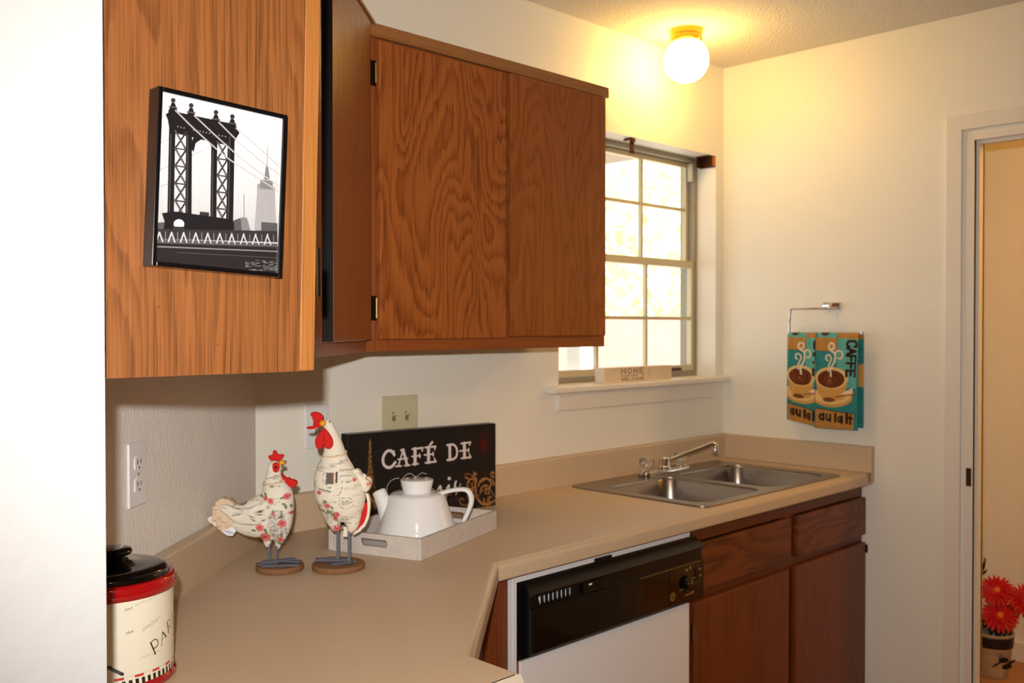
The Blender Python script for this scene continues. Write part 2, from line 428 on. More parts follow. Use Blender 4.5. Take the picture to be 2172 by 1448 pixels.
# door casing and jamb
d1 = empty('door_1', (W, (DY0+DY1)/2, 0), kind='structure')
b = B()
cw = .0505; co_y = -.8745
def casing(bm, x0, x1, g):   # flat casing ring around the opening, g = inset
    yo, yi = co_y-g, -.925
    box(bm, x0, x1, yi, yo, 0, 2.1365-g, .002)
    box(bm, x0, x1, DY1+DY0-yo, DY1+DY0-yi, 0, 2.1365-g, .002)
    box(bm, x0, x1, DY1+DY0-yi, yi, 2.0865, 2.1365-g, .002)
casing(b, W-.014, W, 0)
obj('casing', b, M_trim, d1)
b = B()
for y0, y1 in ((-.9395, -.962), (DY1-.0225, DY1)):
    ya, yb = min(y0, y1), max(y0, y1); pass
box(b, W-.004, W+FT+.004, -.962, -.9375, 0, 2.0685, .001)
box(b, W-.004, W+FT+.004, DY1+.0, DY1+.0245, 0, 2.0685, .001)
box(b, W-.004, W+FT+.004, DY1+.0245, -.962, 2.0495, 2.0685, .001)
obj('jamb', b, M_trim, d1)
b = B()
box(b, W+.012, W+.045, -.974, -.962, 0, 2.0495, .001); box(b, W+.012, W+.045, DY1+.0245, DY1+.0365, 0, 2.0495, .001)
box(b, W+.012, W+.045, DY1+.0365, -.974, 2.0375, 2.0495, .001)
obj('stop', b, M_trim, d1)
b = B(); box(b, W-.0075, W-.003, -.9585, -.9425, .905, .965, .001); obj('strike_plate', b, M_tarn, d1, label='dark metal strike plate')

# window
w1 = empty('window_1', ((WX0+WX1)/2, .1, WZ0), kind='structure')
FY = .087
b = B()
def ring_box(bm, x0, x1, z0, z1, t, y0, y1, tb=None, tt=None, bev=.0015):
    tb = tb or t; tt = tt or t
    box(bm, x0, x0+t, y0, y1, z0, z1, bev); box(bm, x1-t, x1, y0, y1, z0, z1, bev)
    box(bm, x0+t, x1-t, y0, y1, z0, z0+tb, bev); box(bm, x0+t, x1-t, y0, y1, z1-tt, z1, bev)
ring_box(b, WX0+.001, WX1-.001, WZ0+.001, WZ1-.001, .017, FY, .158)
obj('window_frame', b, M_alud, w1)
b = B(); box(b, WX1-.031, WX1-.019, FY+.004, FY+.028, 2.02, WZ1-.02, .001); box(b, WX0+.019, WX0+.031, FY+.004, FY+.028, 2.02, WZ1-.02, .001)
obj('track_block', b, M_alu, w1)
xa, xb = WX0+.019, WX1-.019
colsx = [1.4235, 1.7145]
b = B(); Y0, Y1 = FY+.004, FY+.026
ring_box(b, xa, xb, WZ0+.02, 1.7, .017, Y0, Y1, tb=.024, tt=.028)
for cx in colsx: box(b, cx-.0065, cx+.0065, Y0+.004, Y1-.004, WZ0+.04, 1.675)
box(b, xa+.015, xb-.015, Y0+.0045, Y1-.0045, 1.4625, 1.4755)
obj('lower_sash', b, M_alu, w1)
b = B(); Z0, Z1 = FY+.03, FY+.052
ring_box(b, xa, xb, 1.672, WZ1-.019, .017, Z0, Z1, tb=.026, tt=.018)
for cx in colsx: box(b, cx+.005-.0065, cx+.005+.0065, Z0+.004, Z1-.004, 1.69, WZ1-.03)
box(b, xa+.015, xb-.015, Z0+.0045, Z1-.0045, 1.9, 1.913)
obj('upper_sash', b, M_alu, w1)
b = B(); box(b, xa+.01, xb-.01, Y0+.01, Y0+.012, WZ0+.03, 1.69); obj('lower_glass', b, M_glass, w1)
b = B(); box(b, xa+.01, xb-.01, Z0+.01, Z0+.012, 1.68, WZ1-.025); obj('upper_glass', b, M_glass, w1)
b = B(); box(b, 1.985-.13, 1.985-.06, Y0-.010, Y0, 1.262, 1.274, .002); obj('sash_latch', b, M_tarn, w1)
b = B(); box(b, 1.045, 2.088, -.045, 0, WZ0-.022, WZ0, .006); box(b, WX0, WX1, 0, FY+.02, WZ0-.02, WZ0); obj('sill', b, M_trim, w1)
b = B(); box(b, 1.098, 2.030, -.014, 0, 1.158, WZ0-.022, .002); obj('apron', b, M_trim, w1)

# ================================================================== COUNTERTOP
def corner(q): return (q*math.tan(TH/2), -q)
LW = XL+.62      # front edge of left run
kB = (corner(DC)[0]-LW)/math.cos(TH); BY = corner(DC)[1]+DY*kB
SX0, SX1, SY0, SY1 = 1.098, 1.948, -.582, -.056
ct = empty('countertop', (.6, -.3, ZC-.04), label='beige laminate countertop running round the corner with matching backsplashes', cat='countertop')
t = .0425
def filled(outer, hole, z0, z1):
    cu = bpy.data.curves.new('tmp', 'CURVE'); cu.dimensions = '2D'; cu.fill_mode = 'BOTH'
    for ring in [outer]+([hole] if hole else []):
        sp = cu.splines.new('POLY'); sp.points.add(len(ring)-1); sp.use_cyclic_u = True
        for p, q in zip(sp.points, ring): p.co = (q[0], q[1], 0, 1)
    cu.extrude = (z1-z0)/2
    o = bpy.data.objects.new('tmp', cu); COL.objects.link(o); dg = bpy.context.evaluated_depsgraph_get()
    me = bpy.data.meshes.new_from_object(o.evaluated_get(dg)); bm = bmesh.new(); bm.from_mesh(me)
    bpy.data.objects.remove(o); bpy.data.curves.remove(cu); bpy.data.meshes.remove(me)
    bmesh.ops.translate(bm, verts=bm.verts, vec=(0, 0, (z0+z1)/2)); bmesh.ops.remove_doubles(bm, verts=bm.verts, dist=1e-6)
    return bm
eR = .02   # the rolled edge takes the last 2 cm
cI = corner(DC-eR); LWi = LW-eR
kI = (cI[0]-LWi)/math.cos(TH); BYi = cI[1]+DY*kI
outer = [(W, 0), (W, -(DC-eR)), cI, (LWi, BYi), (LWi, YE), (XL, YE), (XL, YD), (0, 0)]
hole = [(SX0+.02, SY0+.02), (SX1-.02, SY0+.02), (SX1-.02, SY1-.02), (SX0+.02, SY1-.02)]
obj('top_slab', filled(outer, hole, ZC-t, ZC), M_lam, ct)
# rolled front edge: profile swept along the front path
prof = [(0, 0)] + [(eR-.016+.016*math.sin(a), -.016+.016*math.cos(a)) for a in np.linspace(0, PI/2, 9)] + [(eR, -.034)] + [(eR-.006+.006*math.cos(a), -t+.006-.006*math.sin(a)) for a in np.linspace(0, PI/2, 4)] + [(0, -t)]
def offpt(q):   # front path shifted outwards from the slab by q (0..eR)
    D_ = DC-eR+q; c_ = corner(D_); L_ = LWi+q; k_ = (c_[0]-L_)/math.cos(TH)
    return [(W, -D_), c_, (L_, c_[1]+DY*k_), (L_, YE)]
b = B(); rows = []
for q, dz in prof: rows.append([b.verts.new((x, y, ZC+dz)) for x, y in offpt(q)])
for r0, r1 in zip(rows, rows[1:]):
    for i in range(3): b.faces.new((r0[i], r0[i+1], r1[i+1], r1[i]))
b.faces.new([r[0] for r in rows]); b.faces.new([r[-1] for r in rows][::-1])
obj('front_edge', b, M_lam, ct, smooth=True, angle=30)
b = B(); prism(b, [(XL, -t)]+[(XL+.58, -t)]+[(LWi+q, dz) for q, dz in prof[::-1]]+[(XL, 0)], 0, .0016, tf=lambda a_, h_, d_: (a_, YE-d_, ZC+h_-.0004)); obj('end_cap', b, M_lamedge, ct, label='pale laminate cap on the counter end')
b = B(); box(b, XL, LW-.018, YE-.0019, YE-.0003, ZC-.0004, ZC+.0003); obj('edge_seam', b, M_seam, ct)
# backsplashes
TB = .026
c1 = corner(TB)
def splash(bm, p, q, n, ends=True):
    p = Vector((p[0], p[1], 0)); q = Vector((q[0], q[1], 0)); n = Vector((n[0], n[1], 0)).normalized()
    pr = [(0, ZC), (TB, ZC), (TB, ZB-.006), (TB-.002, ZB-.002), (TB-.006, ZB), (0, ZB)]
    return p, q, n, pr
b = B()
pr = [(0, ZC), (TB, ZC), (TB, ZB-.006), (TB-.002, ZB-.002), (TB-.006, ZB), (0.0005, ZB)]
path = lambda q: [(W-TB, -q), corner(q) if q > 0 else (0, 0), ((corner(q)[0] if q > 0 else 0)+DX*(LD-.02), (-q)+DY*(LD-.02))]
rows = [[b.verts.new((x, y, z)) for x, y in path(q)] for q, z in pr]
for r0, r1 in zip(rows, rows[1:]+rows[:1]):
    for i in range(2): b.faces.new((r0[i], r0[i+1], r1[i+1], r1[i]))
b.faces.new([r[0] for r in rows]); b.faces.new([r[-1] for r in rows][::-1])
obj('backsplash', b, M_lam, ct)
b = B(); box(b, W-TB, W-.0003, -.627, -.0003, ZC, ZB, .003); obj('side_splash', b, M_lam, ct)
b = B(); box(b, XL+.0005, XL+.02, YE+.002, YD-.02, ZC, ZB, .002); obj('left_splash', b, M_lam, ct)
b = B(); box(b, W-TB-.0005, W-.001, -.6278, -.6264, ZC-.034, ZB-.001); obj('side_splash_end', b, M_lam, ct)

# ================================================================== SINK + FAUCET
sk = empty('kitchen_sink', ((SX0+SX1)/2, (SY0+SY1)/2, ZC), label='double bowl stainless steel sink set into the beige countertop', cat='sink')
def rrect(x0, x1, y0, y1, r, n=6):
    o = []
    for cx, cy, a0 in ((x1-r, y1-r, 0), (x0+r, y1-r, PI/2), (x0+r, y0+r, PI), (x1-r, y0+r, 3*PI/2)):
        for k in range(n+1): o.append((cx+r*math.cos(a0+k*PI/2/n), cy+r*math.sin(a0+k*PI/2/n)))
    return o
bowls = [(1.140, 1.486, -.548, -.165), (1.524, 1.905, -.548, -.165)]
def bowl(bm, x0, x1, y0, y1):
    N_ = 28; rs = []
    for inset, z, r in ((-.010, ZC+.0035, .06), (0, ZC+.001, .055), (.004, ZC-.006, .052), (.010, ZC-.10, .05), (.018, ZC-.145, .05), (.045, ZC-.162, .045), (.12, ZC-.168, .03)):
        rs.append([bm.verts.new((x, y, z)) for x, y in rrect(x0+inset, x1-inset, y0+inset, y1-inset, r)])
    for a, c in zip(rs, rs[1:]):
        n = len(a)
        for k in range(n): bm.faces.new((a[k], a[(k+1) % n], c[(k+1) % n], c[k]))
    bm.faces.new(rs[-1])
for x0, x1, y0, y1 in bowls:
    b = B(); bowl(b, x0, x1, y0, y1); o = obj('basin', b, M_steel, sk, smooth=True, angle=60)
    c = ((x0+x1)/2, (y0+y1)/2); b = B(); lathe(b, [(.0, ZC-.166), (.03, ZC-.166), (.042, ZC-.1655), (.044, ZC-.168)], c, 28, cap=False); obj('drain', b, M_chrome, sk, smooth=True)
def deck(outer, holes, z0, z1):
    cu = bpy.data.curves.new('tmp', 'CURVE'); cu.dimensions = '2D'; cu.fill_mode = 'BOTH'
    for ring in [outer]+holes:
        sp = cu.splines.new('POLY'); sp.points.add(len(ring)-1); sp.use_cyclic_u = True
        for p, q in zip(sp.points, ring): p.co = (q[0], q[1], 0, 1)
    cu.extrude = (z1-z0)/2; cu.bevel_depth = .0012; cu.bevel_resolution = 1
    o = bpy.data.objects.new('tmp', cu); COL.objects.link(o); dg = bpy.context.evaluated_depsgraph_get()
    me = bpy.data.meshes.new_from_object(o.evaluated_get(dg)); bm = bmesh.new(); bm.from_mesh(me)
    bpy.data.objects.remove(o); bpy.data.curves.remove(cu); bpy.data.meshes.remove(me)
    bmesh.ops.translate(bm, verts=bm.verts, vec=(0, 0, (z0+z1)/2)); return bm
obj('deck', deck(rrect(SX0+.001, SX1-.001, SY0+.001, SY1-.001, .03), [rrect(*q, .055) for q in bowls], ZC+.0004, ZC+.0035), M_steelrim, sk)
fx, fy = 1.545, -.112
fc = empty('faucet', (fx, fy, ZC+.0035), label='chrome two handle kitchen faucet standing behind the sink bowls', cat='faucet')
z0 = ZC+.0045
b = B(); prism(b, rrect(fx-.135, fx+.135, fy-.028, fy+.028, .027), z0, z0+.016, .005); obj('escutcheon', b, M_chrome, fc, smooth=True)
b = B(); lathe(b, [(.024, z0+.014), (.024, z0+.022), (.019, z0+.027), (.019, z0+.052), (.015, z0+.056), (0, z0+.058)], (fx, fy), 24); obj('spout_base', b, M_chrome, fc, smooth=True)
b = B(); tip = (1.742, -.195, ZC+.098)
tube(b, smooth_path([(fx, fy, z0+.04), (fx+.02, fy-.008, z0+.043), (fx+.08, fy-.035, z0+.063), (tip[0]-.05, tip[1]+.022, tip[2]-.012), (tip[0]-.018, tip[1]+.008, tip[2]-.001), (tip[0]-.002, tip[1], tip[2]-.004), (tip[0], tip[1], tip[2]-.016)], 5), .0085, 14); obj('spout', b, M_chrome, fc, smooth=True)
b = B(); lathe(b, [(.0095, tip[2]-.040), (.0125, tip[2]-.038), (.0125, tip[2]-.008), (.0095, tip[2]-.002)], (tip[0], tip[1]), 20); obj('aerator', b, M_chrome, fc, smooth=True)
for s, yy in ((-1, 0), (1, 0)):
    hx = fx+s*.102
    b = B(); lathe(b, [(.021, z0+.014), (.021, z0+.018), (.011, z0+.024), (.009, z0+.034)], (hx, fy), 20); st = obj('handle_stem', b, M_chrome, fc, smooth=True)
    b = B(); pf = [(.008, z0+.030), (.020, z0+.034), (.026, z0+.046), (.025, z0+.058), (.016, z0+.064), (0, z0+.065)]
    lathe(b, pf, (hx, fy), 8); obj('knob', b, M_acry, fc, label='clear faceted acrylic knob')

# ================================================================== BASE CABINETS + DISHWASHER
ZT = ZC-t-.001
def knuckle_hinge(parent, x, y, z0, z1, nx=0, ny=-1, w=.016, side=-1):
    hg = B()
    tx, ty = -ny, nx   # tangent along the face
    prism(hg, [(x, y), (x+tx*w*side, y+ty*w*side), (x+tx*w*side+nx*.004, y+ty*w*side+ny*.004), (x+nx*.004, y+ny*.004)], z0, z1, .001)
    h = obj('hinge', hg, M_hinge, parent)
    p = B(); lathe(p, [(.0035, z0+.006), (.0035, z1-.006)], (x+tx*.002*side+nx*.007, y+ty*.002*side+ny*.007), 10); obj('hinge_pin', p, M_pin, h)
def slab(name, x0, x1, y0, y1, z0, z1, m, parent, bev=.003):
    b = B(); box(b, x0, x1, y0, y1, z0, z1, bev); return obj(name, b, m, parent)
FYB = -.583   # face-frame front
sc_ = empty('sink_cabinet', (1.57, -.3, 0), label='dark stained oak base cabinet under the sink, right of the dishwasher', cat='cabinet')
b = B(); box(b, 1.030, W-.003, -.565, -.03, .1, ZT); 
# leave room for the bowls: open-topped carcass
b.free(); b = B()
box(b, 1.030, 1.048, -.565, -.03, .1, ZT); box(b, W-.021, W-.003, -.565, -.03, .1, ZT); box(b, 1.048, W-.021, -.565, -.03, .1, .118); box(b, 1.048, W-.021, -.042, -.03, .118, ZT); box(b, 1.06, W-.03, -.50, -.04, .001, .1)
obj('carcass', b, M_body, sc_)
for za, zb2 in ((.828, ZT), (.655, .70), (.1, .13)): slab('face_rail', 1.030, W-.003, FYB, -.565, za, zb2, M_frameb, sc_, 0)
for xa_, xb_ in ((1.030, 1.06), (1.545, 1.60), (2.055, W-.003)):
    slab('face_stile', xa_, xb_, FYB+.0003, -.565, .13, .655, M_frameb, sc_, 0); slab('face_stile', xa_, xb_, FYB+.0003, -.565, .70, .828, M_frameb, sc_, 0)
dy0, dy1 = -.601, FYB-.0003
slab('drawer_front', 1.040, 1.557, dy0, dy1, .6915, .8255, M_drawer, sc_, .004)
slab('drawer_front', 1.596, 2.088, dy0, dy1, .6915, .8255, M_drawer, sc_, .004)
slab('door', 1.028, 1.541, dy0, dy1, .12, .662, M_base, sc_, .004)
dr = slab('door', 1.585, 2.088, dy0, dy1, .12, .664, M_base, sc_, .004)
knuckle_hinge(sc_, 1.027, FYB, .545, .60, side=1)
b = B(); box(b, 2.0885, 2.092, -.606, -.592, .625, .655, .001); obj('catch', b, M_hinge, sc_)

cf = empty('corner_base_cabinet', (.1, -.5, 0), label='dark stained oak base cabinet under the angled counter edge, left of the dishwasher', cat='cabinet')
fc0 = corner(.583)
b = B(); cb = corner(.57); LWb = LW-.05; kb = (cb[0]-LWb)/math.cos(TH)
prism(b, [(.298, -.57), cb, (LWb, cb[1]+DY*kb), (XL+.01, cb[1]+DY*kb), (XL+.01, YD-.03), (-.03, -.06), (.298, -.03)], .1, ZT); obj('carcass', b, M_body, cf)
b = B(); box(b, fc0[0], .3035, -.583, -.5702, .1, ZT); obj('face_stile', b, M_base, cf)
kb2 = (fc0[0]-(LW-.04))/math.cos(TH)
b = B(); obox(b, (*fc0, 0), (DX, DY, 0), kb2, .0125, .1, ZT, nrm=(-NX, -NY, 0)); obj('angled_face', b, M_frameb, cf)
lb = empty('left_base_cabinet', (-.5, -1.0, 0), label='oak base cabinet below the near end of the countertop', cat='cabinet')
yb0 = cb[1]+DY*kb-.0005
b = B(); box(b, XL+.01, LW-.04, -1.105, yb0, .1, ZT, .001); obj('carcass', b, M_panel, lb)

dw = empty('dishwasher', (.67, -.3, 0), label='white dishwasher with a black control panel between the base cabinets', cat='dishwasher')
b = B(); box(b, .312, 1.022, -.56, -.04, .03, ZT-.004, .002); obj('tub', b, M_blackp, dw)
b = B(); box(b, .305, .3185, -.597, -.56, .1, ZT-.002, .001); box(b, .3185, 1.0, -.597, -.56, .8515, ZT-.002, .001); obj('surround_frame', b, M_whitem, dw)
b = B(); box(b, .335, 1.006, -.592, -.562, .12, .6645, .002); obj('door_panel', b, M_white, dw)
b = B(); box(b, .3188, .3345, -.588, -.563, .12, .68, .001); obj('side_filler', b, M_frame, dw, label='dark wood filler strip')
# control panel: protruding box with a sloped upper ledge
pz0, pz1 = .672, .8505
b = B()
box(b, .319, 1.0265, -.598, -.561, pz0, pz1, .001)
pf = [(-.598, pz0+.004), (-.602, pz0+.004), (-.621, pz0+.012), (-.624, pz0+.016), (-.624, .790), (-.6175, .792), (-.6175, .818), (-.625, .820), (-.6255, .824), (-.600, .8465), (-.598, .8465)]
prism(b, [(y, z) for y, z in pf], .3385, 1.0265, tf=lambda a_, h_, d_: (d_, a_, h_)); cp = obj('control_panel', b, M_blackp, dw)
b = B(); box(b, .352, .862, -.6250, -.6238, .690, .786, .0004); obj('panel_glass', b, M_black, cp)
b = B(); box(b, .868, 1.02, -.6250, -.6238, .690, .786, .0004); obj('control_face', b, M_black, cp)
b = B()
for k in range(8):
    x = .3755+k*.0147
    box(b, x, x+.0028, -.6249, -.6176, .7935, .8165)
obj('vent_louvre', b, M_blackp, cp)
b = B()
for k in range(8):
    x = .3672+k*.0147; y = -.6181
    vs = [b.verts.new(p) for p in ((x, y, .811), (x+.0065, y, .8155), (x+.0072, y, .809), (x+.0068, y, .7945), (x+.0032, y, .803))]
    b.faces.new(vs)
obj('vent_foil', b, M_whitem, cp, label='bright slits between the vent louvres')
b = B(); box(b, .515, .60, -.6245, -.6176, .792, .8175, .003); obj('latch_recess', b, M_black, cp)
b = B(); box(b, .538, .549, -.6255, -.6244, .809, .813); obj('latch_mark', b, M_whitem, cp)
kx, kz = .948, .735
b = B()
tube(b, [(kx, -.6245, kz), (kx, -.632, kz), (kx, -.640, kz)], .0, 24, radii=[.023, .0225, .0175]); kn = obj('dial_knob', b, M_black, cp, smooth=True)
b = B(); box(b, kx-.0015, kx+.0015, -.6408, -.640, kz+.002, kz+.015); obj('dial_pointer', b, mat('panel_gold_ink', (.55, .42, .20), .5), kn)
MG = MATS['panel_gold_ink']
b = B(); lz = .7125; lx = .880
tube(b, [(lx, -.6252, lz), (lx, -.6262, lz)], .0115, 24); em = obj('round_emblem', b, MG, cp, label='small round gold emblem')
b = B(); pts = [(lx+.0078*math.cos(a_), -.6265, lz+.0078*math.sin(a_)) for a_ in np.linspace(0, 2*PI, 25)]
tube(b, pts, .0007, 5, cap=False); tube(b, smooth_path([(lx-.001, -.6265, lz+.003), (lx-.004, -.6265, lz+.003), (lx-.004, -.6265, lz-.003), (lx, -.6265, lz-.003), (lx, -.6265, lz)], 4), .0006, 5); tube(b, smooth_path([(lx+.005, -.6265, lz+.003), (lx+.002, -.6265, lz+.003), (lx+.0015, -.6265, lz), (lx+.002, -.6265, lz-.003), (lx+.005, -.6265, lz-.003)], 4), .0006, 5)
obj('monogram', b, M_black, em)
for x, z, w_, h_ in ((.938, .770, .012, .006), (.9575, .773, .008, .008), (.912, .722, .018, .003), (.972, .744, .016, .003), (1.004, .762, .008, .006), (1.006, .744, .009, .006), (.938, .7035, .026, .0035), (.966, .7045, .012, .006)):
    b = B(); box(b, x, x+w_, -.6258, -.6249, z, z+h_); obj('panel_mark', b, MG, cp)
b = B(); box(b, .985, .999, -.6275, -.6249, .736, .770, .001); obj('rocker_switch', b, M_blackp, cp)
b = B(); box(b, .74, 1.015, -.6254, -.6248, .7872, .7885); obj('gold_line', b, MG, cp)
b = B(); box(b, .59, .655, -.602, -.585, .8475, .8605, .002); box(b, .6, .612, -.6035, -.601, .852, .8575); box(b, .63, .642, -.6035, -.601, .853, .8585); obj('door_latch', b, M_blackm, dw, label='black metal latch on the upper rim')

# ================================================================== WALL CABINETS
up = empty('back_wall_cabinet', (.55, -.15, ZLO), label='two door stained oak wall cabinet hanging left of the window', cat='cabinet')
ua = corner(DU); ub = corner(DU-.019)
b = B(); prism(b, [(.985, -.002), (.985, -(DU-.019)), ub, (.004, -.006), (.006, -.002)], ZLO, ZHI-.004); obj('carcass', b, M_frame, up)
for za, zb2 in ((ZLO, 1.415), (2.095, ZHI-.004)): slab('face_rail', .185, .985, -DU, -(DU-.019), za, zb2, M_frameh, up, 0)
slab('face_stile', ua[0]+.0005, .185, -DU, -(DU-.019), ZLO, ZHI-.004, M_frame, up, 0)
for xa_, xb_ in ((.55, .60), (.945, .985)): slab('face_stile', xa_, xb_, -DU+.0003, -(DU-.019), 1.415, 2.095, M_frame, up, 0)
yd0, yd1 = -DU-.019, -DU-.0003
slab('door', .1435, .5590, yd0, yd1, 1.4045, 2.104, M_door, up, .003)
slab('door', .5745, .968, yd0-.001, yd1, 1.4085, 2.108, M_door2, up, .003)
b = B()
prism(b, [(ua[0]-.004, -DU-.0), (.990, -DU-.0), (.990, -DU-.013), (ua[0]-.0, -DU-.013)], 2.112, ZHI+.001, .002); obj('top_moulding', b, M_trimw, up)
for z_a, z_b in ((1.999, 2.058), (1.449, 1.507)): knuckle_hinge(up, .1435, -DU-.0005, z_a, z_b, side=-1, w=.018)

# corner wall cabinet, angled face
cn = empty('corner_wall_cabinet', (-.15, -.35, ZLO), label='angled corner wall cabinet with a plain dark stained oak door', cat='cabinet')
XF = -.513
kf = (ua[0]-XF)/math.cos(TH); FE = (XF, ua[1]+DY*kf)
kc = (ub[0]-(XF-.013))/math.cos(TH)
b = B(); prism(b, [(ub[0]-.002, ub[1]-.0), (XF-.013, ub[1]+DY*kc), (XL+.003, ub[1]+DY*kc), (XL+.003, YD-.006), (-.004, -.008)], ZLO, ZHI-.004); obj('carcass', b, M_frame, cn)
def on_diag(s, n):  # point on the angled face: s along it, n outwards
    return (ua[0]+DX*s+NX*n, ua[1]+DY*s+NY*n)
def dbox(bm, s0, s1, n0, n1, z0_, z1_, bev=0):
    prism(bm, [on_diag(s0, n0), on_diag(s1, n0), on_diag(s1, n1), on_diag(s0, n1)], z0_, z1_, bev)
for za, zb2 in ((ZLO, 1.405), (2.108, ZHI-.004)): b = B(); dbox(b, 0, kf, -.018, 0, za, zb2); obj('face_rail', b, M_frame, cn)
for sa_, sb_ in ((0, .04), (.37, .50), (kf-.06, kf)): b = B(); dbox(b, sa_, sb_, -.018, -.0003, 1.405, 2.108); obj('face_stile', b, M_frame if sa_ == 0 else M_body, cn)  # stiles past the first are coloured dark to imitate a shaded gap
b = B()
s0_, s1_ = .036, .387
prism(b, [on_diag(s0_, .0005), on_diag(s1_+.004, .0005), on_diag(s1_+.004, .0195), on_diag(s0_, .0195)], 1.404, 2.135, .002); dd_ = obj('door', b, M_diag, cn)
b = B(); dbox(b, s1_+.0042, s1_+.0052, .001, .019, 1.405, 2.134); obj('door_edge', b, M_blackp, dd_, label='dark unfinished door edge')
b = B(); dbox(b, .48, kf-.02, .0005, .0195, 1.404, 2.135, .002); obj('door', b, M_diag, cn)
b = B(); dbox(b, -.006, kf, .0, .0235, 2.1385, ZHI+.004, .0015); obj('top_moulding', b, M_trimw, cn)

lw = empty('left_wall_cabinet', (-.66, -.95, ZLO), label='near wall cabinet with a bare oak side panel carrying the framed photo', cat='cabinet')
ysp = YP
b = B(); box(b, XL+.003, XF-.013, ysp+.0065, FE[1]-.0015, ZLO+.002, ZHI-.004); obj('carcass', b, M_frame, lw)
sh = lambda z: -.020*(z-1.60)/.77*-1
def lean_box(bm, x0, x1, y0, y1, z0_, z1_, bev=.001):
    k = .0235
    vs = box(bm, x0, x1, y0, y1, z0_, z1_)
    for v in vs: v.co.x += (v.co.z-1.376)*k-.0045
    bmesh.ops.bevel(bm, geom=list(set(e for v in vs for e in v.link_edges)), offset=bev, segments=1, affect='EDGES')
b = B()
vs = box(b, XL+.001, XF-.0335, ysp, ysp+.006, ZLO+.0005, ZHI)
for v in vs:
    if v.co.x > -.7: v.co.x += (v.co.z-1.376)*.0235-.0045
obj('side_panel', b, M_panel, lw)
b = B(); lean_box(b, XF-.0333, XF-.012, ysp-.0006, FE[1]-.03, ZLO+.001, ZHI); obj('face_stile', b, M_edge, lw, label='pale raw oak edge of the face frame')
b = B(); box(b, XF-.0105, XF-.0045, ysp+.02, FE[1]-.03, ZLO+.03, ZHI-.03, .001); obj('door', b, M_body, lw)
b = B(); lathe(b, [(.004, 1.472), (.004, 1.535)], (XF-.004, ysp+.0105), 12); obj('hinge', b, M_hinge, lw)
for x, z, r in ((-.735, 1.455, .0022), (-.6625, 1.412, .0018), (-.668, 1.435, .0035)):
    b = B(); bmesh.ops.create_circle(b, cap_ends=True, radius=r, segments=8, matrix=Matrix.Translation((x, ysp-.0003, z)) @ Matrix.Rotation(PI/2, 4, 'X')); obj('scuff_mark', b, MATS.get('scuff') or mat('scuff', (.42, .24, .12), .7), lw)

# ================================================================== FRAMED PHOTO on the side panel
FW, FH, FD = .1625, .1985, .024
fo = empty('picture_frame', (-.6685, ysp-.0012, 1.4965), label='black framed black and white photo of a suspension bridge hanging on the oak side panel', cat='picture')
fo.rotation_euler = (0, math.radians(2.6), 0)
fo.location.x = -.6722
b = B(); mw = .0052
for (x0, x1, z0_, z1_) in ((-FW/2, -FW/2+mw, 0, FH), (FW/2-mw, FW/2, 0, FH), (-FW/2+mw, FW/2-mw, 0, mw), (-FW/2+mw, FW/2-mw, FH-mw, FH)):
    box(b, x0, x1, -FD, 0, z0_, z1_, .0006)
box(b, -FW/2+mw, FW/2-mw, -.006, -.002, mw, FH-mw)
obj('moulding', b, M_blackm, fo, world=False)
cv = Cv(300, 390, (.86, .86, .87))
cv.H = homog([(148, 108), (990, 262), (960, 1350), (105, 1290)], [(0, 0), (300, 0), (300, 390), (0, 390)])
G0, G1, G2, G3, GL = (.10, .09, .10), (.17, .16, .17), (.28, .27, .28), (.50, .49, .50), (.66, .65, .66)
g = np.linspace(0, 1, 390)[:, None]
cv.a *= .80*(1.02-.45*np.clip((g-.1)/.75, 0, 1)**1.2)[:, :, None]
for x in list(range(668, 960, 19))+list(range(370, 480, 15))+[130, 150, 165]:       # hanger cables
    cv.line([(x, 480 if x > 600 else 520), (x-6, 1060)], 1.1, (.55, .54, .56), .55)
for p, q in (((120, 310), (170, 280)), ((130, 470), (500, 260)), ((120, 660), (480, 480)), ((120, 775), (330, 690))): cv.line([p, q], 1.6, G3, .8)
# far skyline
cv.poly([(815, 720), (940, 740), (950, 1070), (800, 1050)], G3); cv.poly([(835, 690), (925, 700), (925, 760), (835, 750)], (.42, .41, .42))
for x in range(815, 945, 14): cv.line([(x, 760), (x-4, 1040)], .8, (.72, .72, .72), .7)
for y in range(770, 1040, 14): cv.line([(812, y), (945, y+6)], .7, (.72, .72, .72), .45)
cv.poly([(862, 690), (905, 695), (890, 590), (876, 590)], (.42, .41, .42)); cv.line([(884, 600), (886, 465)], 1.8, (.42, .41, .42))
cv.poly([(705, 960), (745, 965), (775, 1070), (670, 1070)], (.42, .41, .42)); cv.line([(725, 970), (722, 800)], 2, (.42, .41, .42))
cv.poly([(640, 990), (700, 965), (710, 1070), (600, 1070)], G2); cv.poly([(415, 930), (480, 935), (480, 1060), (300, 1060), (320, 975), (410, 975)], G1)
cv.poly([(845, 990), (960, 995), (960, 1070), (845, 1070)], G2); cv.poly([(110, 1020), (250, 1000), (250, 1080), (105, 1080)], G2)
